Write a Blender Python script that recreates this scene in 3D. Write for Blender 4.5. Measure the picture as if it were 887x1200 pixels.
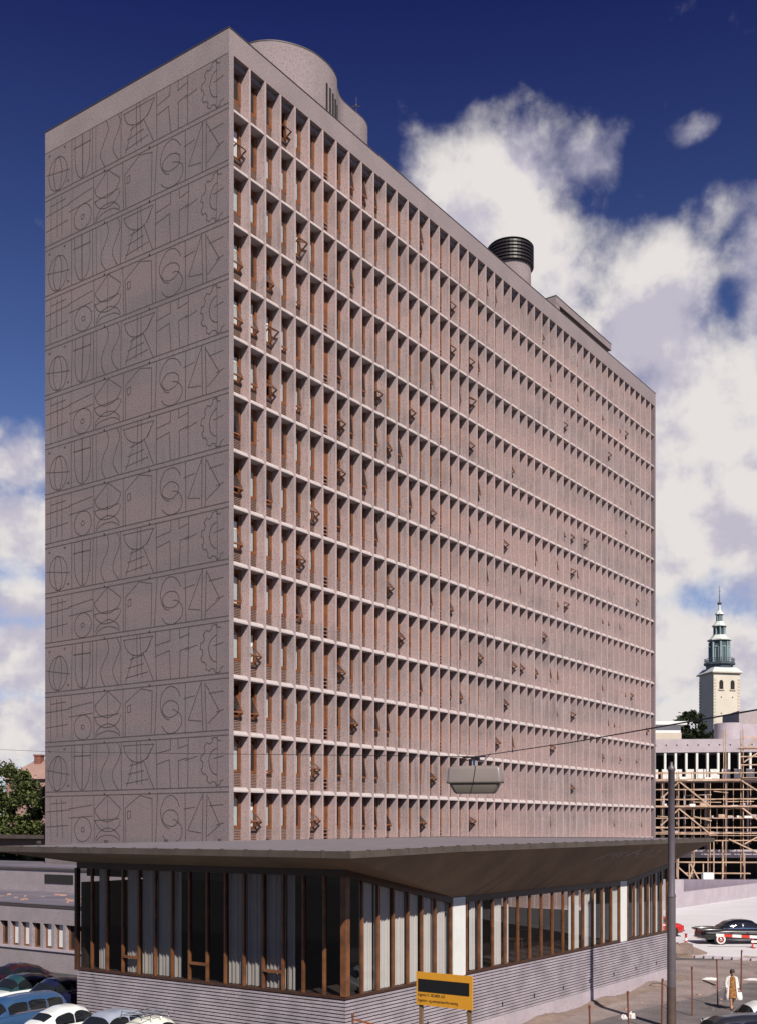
import bpy, math, random
from mathutils import Vector, Matrix, noise
random.seed(11)
R = math.radians
for o in list(bpy.data.objects): bpy.data.objects.remove(o)
S = bpy.context.scene
C = S.collection

# ------------------------------------------------------------------ camera
CAMZ = 7.7
F = 1289.0; PX = 443.5; HY = 971.0
cd = bpy.data.cameras.new('camera'); cam = bpy.data.objects.new('camera', cd); C.objects.link(cam)
cam.location = (0, 0, CAMZ); cam.rotation_euler = (R(90), 0, 0)
cd.sensor_fit = 'HORIZONTAL'; cd.sensor_width = 36; cd.lens = 36 * F / 887
cd.shift_x = 0.0; cd.shift_y = (HY - 600.0) / 887
cd.clip_start = 0.1; cd.clip_end = 6000
S.camera = cam
S.cycles.diffuse_bounces = 2
S.render.resolution_x = 756; S.render.resolution_y = 1024

# ------------------------------------------------------------------ light
SUN_EL = R(42); SUN_AZ = math.atan2(.316, -.949)      # clockwise from +Y
S.view_settings.view_transform = 'Standard'; S.view_settings.look = 'None'
S.view_settings.exposure = .40; S.view_settings.gamma = 1
ld = bpy.data.lights.new('sun', 'SUN'); ld.energy = 5.0; ld.angle = R(.5); ld.color = (1, .93, .835)
sun = bpy.data.objects.new('sun', ld); C.objects.link(sun)
tosun = Vector((math.cos(SUN_EL)*math.sin(SUN_AZ), math.cos(SUN_EL)*math.cos(SUN_AZ), math.sin(SUN_EL)))
sun.rotation_euler = tosun.to_track_quat('Z', 'Y').to_euler(); sun.location = (30, -60, 80)

W = bpy.data.worlds.new('World'); S.world = W; W.use_nodes = True
nt = W.node_tree; N = nt.nodes; LK = nt.links
for n in list(N): N.remove(n)
def wn(t, **k):
    n = N.new(t)
    for a, b in k.items(): setattr(n, a, b)
    return n
def wmath(op, a, b=None, clamp=False):
    n = wn('ShaderNodeMath', operation=op); n.use_clamp = clamp
    for i, x in enumerate((a, b)):
        if x is None: continue
        if isinstance(x, (int, float)): n.inputs[i].default_value = x
        else: LK.new(x, n.inputs[i])
    return n.outputs[0]
def wvec(op, a, b):
    n = wn('ShaderNodeVectorMath', operation=op)
    LK.new(a, n.inputs[0])
    if isinstance(b, tuple): n.inputs[1].default_value = b
    elif b is not None: LK.new(b, n.inputs[1])
    return n
tc = wn('ShaderNodeTexCoord')
direc = wvec('NORMALIZE', tc.outputs['Generated'], None).outputs[0]
sky = wn('ShaderNodeTexSky', sky_type='NISHITA'); sky.sun_disc = False
sky.sun_elevation = SUN_EL; sky.sun_rotation = SUN_AZ; sky.altitude = 60; sky.air_density = 1.0; sky.dust_density = .25; sky.ozone_density = 2.2
sep = wn('ShaderNodeSeparateXYZ'); LK.new(direc, sep.inputs[0])
# deep polarised blue of the slide film, stronger away from the horizon
el = wn('ShaderNodeMapRange'); LK.new(sep.outputs[2], el.inputs[0])
el.inputs[1].default_value = .16; el.inputs[2].default_value = .60
tint = wn('ShaderNodeMix', data_type='RGBA'); LK.new(el.outputs[0], tint.inputs[0])
tint.inputs[6].default_value = (.74, .80, 1.02, 1); tint.inputs[7].default_value = (.125, .13, .40, 1)
skyc = wn('ShaderNodeMix', data_type='RGBA', blend_type='MULTIPLY'); skyc.inputs[0].default_value = 1
LK.new(sky.outputs[0], skyc.inputs[6]); LK.new(tint.outputs[2], skyc.inputs[7])
# clouds: banks at given directions in the sky, broken up by fractal noise
def dirv(px, py):
    v = Vector(((px-PX), F, HY-py)); return v.normalized()
banks = [ # bearing (as image x), height (as image y), half width, half height, weight
 (575,240,88,56,1.0),(612,295,66,66,1.0),(515,222,40,26,.6),(650,330,45,60,.9),(680,192,60,30,.62),(755,215,30,20,.40),
 (823,148,32,14,.5),(855,240,50,28,.62),(885,290,34,50,.65),(725,325,50,50,.60),(775,345,60,62,.8),(740,400,75,60,.95),(790,440,55,60,.9),
 (830,500,110,75,1.1),(800,600,170,100,1.0),(860,680,120,60,.72),(800,760,90,60,1.05),(870,775,60,50,.9),(810,850,140,40,.9),
 (890,360,26,60,.7),
 (22,540,44,34,.80),(20,622,66,40,.92),(15,710,60,34,.70),(30,775,80,40,.92),(10,850,120,40,.85),
 (-300,700,200,120,.9),(-600,500,200,80,.8),(1400,600,260,140,1.0)]
acc = None
wob = wn('ShaderNodeTexNoise'); wob.inputs['Scale'].default_value = 9; wob.inputs['Detail'].default_value = 3
LK.new(direc, wob.inputs['Vector'])
wv = wvec('SUBTRACT', wob.outputs['Color'], (.5, .5, .5)).outputs[0]
ws = wn('ShaderNodeVectorMath', operation='SCALE'); LK.new(wv, ws.inputs[0]); ws.inputs['Scale'].default_value = .022
dw = wvec('ADD', direc, ws.outputs[0]).outputs[0]
for bx_, by_, rw, rh, am in banks:
    c = dirv(bx_, by_); k = F * 1.0
    sx = k / rw * .8; sz = k / rh * .8
    d = wvec('SUBTRACT', dw, tuple(c)).outputs[0]
    d = wvec('MULTIPLY', d, (sx, 2.0, sz)).outputs[0]
    l = wvec('DOT_PRODUCT', d, d).outputs['Value']
    l = wmath('MULTIPLY', l, -1.0)
    l = wmath('EXPONENT', l)
    l = wmath('MULTIPLY', l, am)
    if acc is None: acc = l
    else:
        n = wn('ShaderNodeMath', operation='SMOOTH_MAX'); LK.new(acc, n.inputs[0]); LK.new(l, n.inputs[1]); n.inputs[2].default_value = .12
        acc = n.outputs[0]
fb = wn('ShaderNodeTexNoise'); fb.inputs['Scale'].default_value = 13; fb.inputs['Detail'].default_value = 13; fb.inputs['Roughness'].default_value = .57; fb.inputs['Distortion'].default_value = .08
LK.new(direc, fb.inputs['Vector'])
dens = wmath('ADD', acc, wmath('MULTIPLY', wmath('SUBTRACT', fb.outputs['Fac'], .5), 1.35))
cov = wn('ShaderNodeMapRange', interpolation_type='SMOOTHSTEP'); LK.new(dens, cov.inputs[0])
cov.inputs[1].default_value = .28; cov.inputs[2].default_value = .76
# cloud light: cream on the thick lit tops, mauve grey on the undersides
offv = wvec('ADD', direc, (.010, 0, .022)).outputs[0]
fb2 = wn('ShaderNodeTexNoise'); fb2.inputs['Scale'].default_value = 13; fb2.inputs['Detail'].default_value = 10; fb2.inputs['Roughness'].default_value = .5
LK.new(offv, fb2.inputs['Vector'])
fb3 = wn('ShaderNodeTexNoise'); fb3.inputs['Scale'].default_value = 4.5; fb3.inputs['Detail'].default_value = 6; fb3.inputs['Roughness'].default_value = .5
sq = wvec('MULTIPLY', direc, (1, 1, 2.6)).outputs[0]
LK.new(sq, fb3.inputs['Vector'])
sh = wmath('ADD', wmath('MULTIPLY', wmath('SUBTRACT', fb.outputs['Fac'], fb2.outputs['Fac']), 3.2), wmath('MULTIPLY', fb3.outputs['Fac'], 1.9))
shr = wn('ShaderNodeMapRange', interpolation_type='SMOOTHSTEP'); LK.new(sh, shr.inputs[0]); shr.inputs[1].default_value = .62; shr.inputs[2].default_value = 1.22
cc = wn('ShaderNodeMix', data_type='RGBA'); LK.new(shr.outputs[0], cc.inputs[0])
cc.inputs[6].default_value = (5.3, 5.0, 5.9, 1); cc.inputs[7].default_value = (7.9, 7.5, 7.3, 1)
fin = wn('ShaderNodeMix', data_type='RGBA'); LK.new(cov.outputs[0], fin.inputs[0]); LK.new(skyc.outputs[2], fin.inputs[6]); LK.new(cc.outputs[2], fin.inputs[7])
bg = wn('ShaderNodeBackground'); bg.inputs[1].default_value = .076; LK.new(fin.outputs[2], bg.inputs[0])
wo = wn('ShaderNodeOutputWorld'); LK.new(bg.outputs[0], wo.inputs[0])

# ------------------------------------------------------------------ materials
def mat(name, col, rough=.8, var=.0, vscale=1.0, spk=.0, sscale=60., bump=0., bscale=20., metal=0., streak=0., col2=None, spec=None, coat=0., lift=0.):
    if metal < .5: col = tuple(c*.82 for c in col); col2 = tuple(c*.82 for c in col2) if col2 else None
    m = bpy.data.materials.new(name); m.use_nodes = True
    t = m.node_tree; b = t.nodes['Principled BSDF']
    b.inputs['Base Color'].default_value = (*col, 1); b.inputs['Roughness'].default_value = rough; b.inputs['Metallic'].default_value = metal
    if spec is not None: b.inputs['Specular IOR Level'].default_value = spec
    if coat: b.inputs['Coat Weight'].default_value = coat; b.inputs['Coat Roughness'].default_value = .05
    tcn = t.nodes.new('ShaderNodeTexCoord'); src = tcn.outputs['Object']
    cur = None
    def mixc(fac, a, bcol):
        mx = t.nodes.new('ShaderNodeMix'); mx.data_type = 'RGBA'
        t.links.new(fac, mx.inputs[0])
        if isinstance(a, tuple): mx.inputs[6].default_value = (*a, 1)
        else: t.links.new(a, mx.inputs[6])
        mx.inputs[7].default_value = (*bcol, 1)
        return mx.outputs[2]
    def nz(scale, det=5, vec=None, rg=.55):
        n = t.nodes.new('ShaderNodeTexNoise'); n.inputs['Scale'].default_value = scale; n.inputs['Detail'].default_value = det; n.inputs['Roughness'].default_value = rg
        t.links.new(vec or src, n.inputs['Vector']); return n.outputs['Fac']
    def ramp(f, a, b_):
        r = t.nodes.new('ShaderNodeMapRange'); t.links.new(f, r.inputs[0]); r.inputs[1].default_value = a; r.inputs[2].default_value = b_; return r.outputs[0]
    dark = tuple(c*(1-var) for c in col) if col2 is None else col2
    if var or col2: cur = mixc(ramp(nz(vscale), .35, .65), tuple(col), dark)
    if streak:
        mp = t.nodes.new('ShaderNodeMapping'); mp.inputs['Scale'].default_value = (2.6, 2.6, .16); t.links.new(src, mp.inputs[0])
        cur = mixc(ramp(nz(1.2, 6, mp.outputs[0], .65), .48, .75), cur or tuple(col), tuple(c*(1-streak) for c in col))
    if lift:      # pours of slightly different concrete from storey to storey
        mp2 = t.nodes.new('ShaderNodeMapping'); mp2.inputs['Scale'].default_value = (.03, .03, .30); t.links.new(src, mp2.inputs[0])
        cur = mixc(ramp(nz(1.3, 3, mp2.outputs[0], .6), .40, .62), cur or tuple(col), (col[0]*(1+lift*.10), col[1]*(1-lift*.30), col[2]*(1-lift*.40)))
    if spk:
        cur = mixc(ramp(nz(sscale, 3, None, .7), .5, .68), cur or tuple(col), tuple(c*(1-spk) for c in col))
    if cur: t.links.new(cur, b.inputs['Base Color'])
    if bump:
        bn = t.nodes.new('ShaderNodeBump'); bn.inputs['Strength'].default_value = bump; bn.inputs['Distance'].default_value = .02
        t.links.new(nz(bscale, 4), bn.inputs['Height']); t.links.new(bn.outputs[0], b.inputs['Normal'])
    return m
def glassmat(name, tint, refl=1.0):
    m = bpy.data.materials.new(name); m.use_nodes = True; t = m.node_tree
    for n in list(t.nodes): t.nodes.remove(n)
    o = t.nodes.new('ShaderNodeOutputMaterial'); mx = t.nodes.new('ShaderNodeMixShader')
    tr = t.nodes.new('ShaderNodeBsdfTransparent'); tr.inputs[0].default_value = (*tint, 1)
    gl = t.nodes.new('ShaderNodeBsdfGlossy'); gl.inputs['Roughness'].default_value = .02; gl.inputs[0].default_value = (refl, refl, refl, 1)
    lw = t.nodes.new('ShaderNodeLayerWeight'); pw = t.nodes.new('ShaderNodeMath'); pw.operation = 'POWER'; pw.inputs[1].default_value = 5
    t.links.new(lw.outputs['Facing'], pw.inputs[0])
    fr = t.nodes.new('ShaderNodeMath'); fr.operation = 'MULTIPLY_ADD'; fr.inputs[1].default_value = .92; fr.inputs[2].default_value = .06
    t.links.new(pw.outputs[0], fr.inputs[0])
    t.links.new(fr.outputs[0], mx.inputs[0]); t.links.new(tr.outputs[0], mx.inputs[1]); t.links.new(gl.outputs[0], mx.inputs[2]); t.links.new(mx.outputs[0], o.inputs[0])
    return m
M = {}
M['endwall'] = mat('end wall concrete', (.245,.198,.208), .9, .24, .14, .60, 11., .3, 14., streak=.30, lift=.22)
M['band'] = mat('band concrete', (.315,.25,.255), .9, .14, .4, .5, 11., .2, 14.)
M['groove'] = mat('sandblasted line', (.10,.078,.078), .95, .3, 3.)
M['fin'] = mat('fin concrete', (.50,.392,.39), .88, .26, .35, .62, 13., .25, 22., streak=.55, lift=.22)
M['sill'] = mat('sill concrete', (.54,.465,.455), .85, .12, 2., .3, 12.)
M['wood'] = mat('oiled teak', (.25,.088,.032), .5, .4, 1.5)
M['woodpav'] = mat('varnished pine mullion', (.22,.085,.032), .5, .5, 2.)
M['wooddark'] = mat('dark stained timber', (.07,.028,.015), .5, .3, 2.)
M['louvre'] = mat('louvre slat', (.30,.19,.155), .6, .2, 3.)
M['black'] = mat('dark interior', (.012,.010,.010), .9)
M['blind'] = mat('white blind', (.74,.74,.74), .9, .08, 4.)
M['glass'] = glassmat('window glass', (.90,.91,.91))
M['glasspav'] = glassmat('pavilion glass', (.80,.80,.79), .7)
M['flash'] = mat('lead flashing', (.07,.055,.05), .6)
M['roofsheet'] = mat('roof sheet', (.22,.195,.215), .55, .2, .8, .2, 8.)
M['fascia'] = mat('fascia metal', (.10,.075,.06), .6, .3, 1.5)
M['soffit'] = mat('boarded soffit', (.27,.185,.115), .9, .28, .8, .25, 12., .2, 10.)
M['brick'] = mat('ribbed brick', (.47,.41,.455), .9, .34, 1.1, .45, 16., .3, 25.)
M['joint'] = mat('recessed joint', (.13,.105,.11), .95, .2, 3.)
M['conc'] = mat('pale concrete', (.50,.43,.47), .9, .16, .8, .25, 8., .2, 10.)
M['white'] = mat('white render', (.78,.78,.76), .8, .10, 1.5, .1, 10.)
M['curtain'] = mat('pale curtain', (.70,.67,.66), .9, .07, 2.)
M['shadecurtain'] = mat('shaded curtain', (.46,.43,.42), .9, .1, 2.)  # pale curtain darkened: shade behind the left glazing put into its colour
M['annex'] = mat('annex concrete', (.34,.29,.31), .9, .15, .8, .35, 9., .2, 14.)
M['annexroof'] = mat('wet roofing felt', (.20,.18,.22), .6, .35, .5)
M['blackmetal'] = mat('black louvre metal', (.022,.017,.016), .4)
M['dirt'] = mat('building site dirt', (.33,.26,.245), .95, .0, .55, .40, 7., 1.0, 5., col2=(.20,.155,.15))
M['city'] = mat('grey city ground', (.11,.10,.10), .95, .25, .2, .3, 6., .3, 3.)
M['gravel'] = mat('dark gravel', (.175,.148,.15), .95, .38, .8, .4, 9., .8, 8.)
M['asphalt'] = mat('asphalt', (.055,.05,.055), .9, .2, .6, .2, 20., .3, 20.)
M['road'] = mat('bleached concrete road', (.68,.655,.68), .85, .10, .25, .10, 9., .2, 10.)
M['mound'] = mat('tan soil', (.27,.195,.165), .95, .3, 1.5, .3, 9., .8, 6.)
M['rust'] = mat('rusty steel', (.20,.055,.025), .8, .35, 8.)
M['postm'] = mat('painted steel post', (.125,.105,.12), .45, .15, 2.)
M['postbase'] = mat('tarred post foot', (.10,.065,.055), .7, .3, 3.)
M['yellow'] = mat('yellow sign paint', (.72,.33,.02), .6, .08, 3.)
M['signblack'] = mat('black sign panel', (.008,.008,.008), .5)
M['ink'] = mat('sign lettering', (.07,.035,.012), .7)
M['scafwood'] = mat('scaffold timber', (.62,.42,.30), .85, .40, 1.2)
M['copper'] = mat('green copper', (.27,.37,.38), .7, .25, .6)
M['copperlt'] = mat('pale copper roof', (.66,.70,.66), .7, .2, .5)
M['lantern'] = mat('lantern dark', (.06,.08,.10), .5, .3, 1.)
M['church'] = mat('cream stone', (.66,.60,.50), .9, .10, .3, .12, 3.)
M['quoin'] = mat('quoin stone', (.56,.49,.41), .9, .10, .5)
M['redplaster'] = mat('faded red plaster', (.38,.235,.20), .9, .25, .3, .2, 2.)
M['brickred'] = mat('red chimney brick', (.26,.10,.075), .9, .3, 1.)
M['leaf'] = mat('leaf green', (.125,.15,.036), .8, .0, .5, col2=(.06,.08,.02))
M['leafdark'] = mat('dark leaf', (.035,.055,.018), .8, .4, .3)
M['bark'] = mat('bark', (.09,.065,.045), .9, .3, 4.)
M['rubber'] = mat('tyre rubber', (.02,.018,.018), .8)
M['whitewall'] = mat('whitewall', (.70,.68,.66), .7)
M['chrome'] = mat('chrome', (.75,.75,.76), .12, metal=1.0)
M['carglass'] = mat('car glass', (.015,.017,.02), .04, spec=.8)
M['tail'] = mat('tail lamp', (.35,.02,.01), .25)
M['lens'] = mat('headlamp lens', (.7,.72,.72), .1)
M['red'] = mat('red paint', (.55,.035,.02), .4)
M['whitep'] = mat('white paint', (.80,.78,.74), .45)
M['skin'] = mat('skin', (.50,.27,.17), .55)
M['hair'] = mat('dark hair', (.028,.016,.012), .6)
M['coat'] = mat('white coat cloth', (.76,.74,.73), .9, .06, 6.)
M['dress'] = mat('brown patterned dress', (.46,.20,.05), .85, .0, 14., col2=(.09,.035,.015))
M['shoe'] = mat('shoe leather', (.10,.05,.03), .5)
M['lamp'] = mat('grey lamp enamel', (.24,.20,.185), .35, .10, 3.)
M['lampglass'] = mat('frosted bowl', (.22,.19,.165), .3)
M['wire'] = mat('cable', (.03,.025,.025), .7)
M['paper'] = mat('paper litter', (.66,.63,.61), .8)
M['rubble'] = mat('rubble brick', (.42,.25,.21), .95, .3, 6.)
M['chalk'] = mat('lime bloom', (.62,.58,.56), .95, .3, 6.)

# ------------------------------------------------------------------ helpers
class MB:
    def __init__(s): s.v = []; s.f = []; s.m = []; s.sm = []
    def add(s, vs, fs, mi=0, sm=False):
        b = len(s.v); s.v += [tuple(v) for v in vs]
        for f in fs: s.f.append(tuple(b+i for i in f)); s.m.append(mi); s.sm.append(sm)
        return s
    def box(s, x0, x1, y0, y1, z0, z1, mi=0):
        return s.add([(x0,y0,z0),(x1,y0,z0),(x1,y1,z0),(x0,y1,z0),(x0,y0,z1),(x1,y0,z1),(x1,y1,z1),(x0,y1,z1)],
              [(0,3,2,1),(4,5,6,7),(0,1,5,4),(1,2,6,5),(2,3,7,6),(3,0,4,7)], mi)
    def hexa(s, b, t, mi=0):
        return s.add(list(b)+list(t), [(0,3,2,1),(4,5,6,7),(0,1,5,4),(1,2,6,5),(2,3,7,6),(3,0,4,7)], mi)
    def prism(s, poly, z0, z1, mi=0, sm=False):
        n = len(poly)
        s.add([(p[0],p[1],z0) for p in poly]+[(p[0],p[1],z1) for p in poly], [(i,(i+1)%n,n+(i+1)%n,n+i) for i in range(n)], mi, sm)
        s.add([(p[0],p[1],z0) for p in poly], [tuple(reversed(range(n)))], mi)
        return s.add([(p[0],p[1],z1) for p in poly], [tuple(range(n))], mi)
    def bar(s, p, q, w, h, mi=0):
        p = Vector(p); q = Vector(q); d = (q-p).normalized()
        a = d.cross(Vector((0,0,1)))
        if a.length < .01: a = Vector((1,0,0))
        a.normalize(); b = a.cross(d).normalized()
        vs = []
        for c in (p, q):
            for sa, sb in ((-1,-1),(1,-1),(1,1),(-1,1)): vs.append(c + a*sa*w/2 + b*sb*h/2)
        return s.add(vs, [(0,1,2,3),(7,6,5,4),(0,4,5,1),(1,5,6,2),(2,6,7,3),(3,7,4,0)], mi)
    def tube(s, pts, r, n=8, mi=0, sm=True):
        pts = [Vector(p) for p in pts]
        rs = r if isinstance(r, (list, tuple)) else [r]*len(pts)
        vs = []
        for i, p in enumerate(pts):
            d = (pts[min(i+1, len(pts)-1)] - pts[max(i-1, 0)]).normalized()
            a = d.cross(Vector((0,0,1)))
            if a.length < .05: a = d.cross(Vector((0,1,0)))
            a.normalize(); b = d.cross(a).normalized()
            for k in range(n):
                t = 2*math.pi*k/n; vs.append(p + (a*math.cos(t)+b*math.sin(t))*rs[i])
        fs = []
        for i in range(len(pts)-1):
            for k in range(n): fs.append((i*n+k, i*n+(k+1)%n, (i+1)*n+(k+1)%n, (i+1)*n+k))
        s.add(vs, fs, mi, sm)
        s.add(vs[:n], [tuple(range(n))], mi); s.add(vs[-n:], [tuple(reversed(range(n)))], mi)
        return s
    def lathe(s, prof, n=24, mi=0, c=(0,0), sm=True, a0=0.):
        vs = []
        for r, z in prof:
            for k in range(n):
                t = 2*math.pi*(k+a0)/n; vs.append((c[0]+r*math.cos(t), c[1]+r*math.sin(t), z))
        fs = [(i*n+k, i*n+(k+1)%n, (i+1)*n+(k+1)%n, (i+1)*n+k) for i in range(len(prof)-1) for k in range(n)]
        s.add(vs, fs, mi, sm)
        s.add(vs[:n], [tuple(reversed(range(n)))], mi)
        return s.add(vs[-n:], [tuple(range(n))], mi)
    def build(s, name, mats, parent=None, loc=(0,0,0), rot=(0,0,0)):
        me = bpy.data.meshes.new(name); me.from_pydata(s.v, [], s.f)
        if not isinstance(mats, (list, tuple)): mats = [mats]
        for m in mats: me.materials.append(m)
        me.polygons.foreach_set('material_index', s.m); me.polygons.foreach_set('use_smooth', s.sm)
        me.update()
        o = bpy.data.objects.new(name, me); C.objects.link(o)
        o.location = loc; o.rotation_euler = rot
        if parent: o.parent = parent
        return o
def tag(o, label=None, cat=None, group=None, kind=None):
    if label: o['label'] = label
    if cat: o['category'] = cat
    if group: o['group'] = group
    if kind: o['kind'] = kind
    return o
def empty(name, loc, rz=0.):
    o = bpy.data.objects.new(name, None); C.objects.link(o); o.location = loc; o.rotation_euler = (0,0,rz); o.empty_display_size = .3; return o
def copy_tree(o, parent=None):
    c = o.copy(); C.objects.link(c); c.parent = parent
    for ch in list(o.children): copy_tree(ch, c)
    return c
TH = math.atan2(.8150, .5795)
def uvw(o, u, v): return (o[0]+.5795*u-.8150*v, o[1]+.8150*u+.5795*v)
def at(px, Y): return ((px-PX)/F*Y, Y)
def zr(py, Y): return CAMZ + (HY-py)*Y/F

# ------------------------------------------------------------------ ground
g = MB(); g.add([(-900,-300,0),(900,-300,0),(900,2500,0),(-900,2500,0)], [(0,1,2,3)])
tag(g.build('ground', M['city']), kind='structure')
L = (-1.0, 33.6)
def sheet(name, pts, z, m, base=None):
    s = MB(); n = len(pts)
    if base is None: s.add([(p[0],p[1],z) for p in pts], [tuple(range(n))])
    else: s.prism(pts, base, z)
    o = s.build(name, m); return tag(o, kind='structure')
# bleached road and forecourt to the right
def gp(px, py): Y = CAMZ*F/(py-HY); return ((px-PX)/F*Y, Y)
sheet('road', [(11.5,76),gp(782,1117),gp(800,1119),gp(820,1122),gp(850,1124.5),gp(887,1126),(60,62),(80,160),(23,160),(16,90)], .10, M['road'], -.3)
sheet('dirt_yard', [gp(560,1300),(3,18),(34,18),(34,64.1),(11.5,64.1),(11.5,56.5),uvw(L,26.9,.5),uvw(L,4,.5),uvw(L,-.1,-.3)], .002, M['dirt'])
# dark asphalt in front where the woman walks
sheet('gravel_yard', [gp(640,1215),gp(700,1197),gp(735,1187),gp(790,1175),gp(830,1168),gp(852,1158),gp(880,1152),(26,52),(30,20),(4,20)], .004, M['gravel'])
# car park beside the pavilion, a little higher than the site
LOT = .22
sheet('car_park', [uvw(L,-.15,-1.5),uvw(L,-.15,12.9),uvw(L,9.9,12.9),uvw(L,9.9,48),uvw(L,-30,48),uvw(L,-30,-1.5)], LOT, M['asphalt'], -.3)

# ------------------------------------------------------------------ tower block
A = (-8.88, 65.5)
tower = empty('office_tower', (A[0], A[1], 0), TH)
tag(tower, 'tall concrete high-rise with gridded window facade and line-decorated blank end wall', 'office building')
UL, VL, NB, PIT = 67.8, 17.15, 47, 1.434
ZT = CAMZ + 47.75; ZP = CAMZ + 46.30; D = .70
ZS = [CAMZ + 43.12 - 3.4*i for i in range(14)]        # slab centres, top one first
ZB = ZS[13]
u0 = .40
# end wall with a panel per storey and the incised ornament
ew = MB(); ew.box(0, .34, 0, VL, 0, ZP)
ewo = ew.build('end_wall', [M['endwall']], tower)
orn = MB()
def strip(pts, w=.066, clip=None):
    # pts in (s, z) on the wall face, s measured from the far (left) edge
    if len(pts) > 2 or abs(pts[0][1]-pts[1][1]) > .35*abs(pts[0][0]-pts[1][0]):
        pts = [(min(17.0, max(.05, a*1.017+.14*noise.noise(Vector((a*.5,b*.33,3.)))+.05*noise.noise(Vector((a*2,b*2,1.))))), b+.05*noise.noise(Vector((a*2,b*2,8.)))) for a, b in pts]
    for (a, b) in zip(pts[:-1], pts[1:]):
        ax, az = a; bx, bz = b
        d = math.hypot(bx-ax, bz-az)
        if d < 1e-5: continue
        ex, ez = (bx-ax)/d*w*.2, (bz-az)/d*w*.2
        nx, nz = -(bz-az)/d*w/2, (bx-ax)/d*w/2
        q = [(ax-ex-nx, az-ez-nz),(bx+ex-nx, bz+ez-nz),(bx+ex+nx, bz+ez+nz),(ax-ex+nx, az-ez+nz)]
        orn.add([(-.004, VL-x, z) for x, z in q], [(0,1,2,3)])
def arc(cx, cz, rx, rz, a0, a1, n=20): return [(cx+rx*math.cos(R(a0+(a1-a0)*i/n)), cz+rz*math.sin(R(a0+(a1-a0)*i/n))) for i in range(n+1)]
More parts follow.
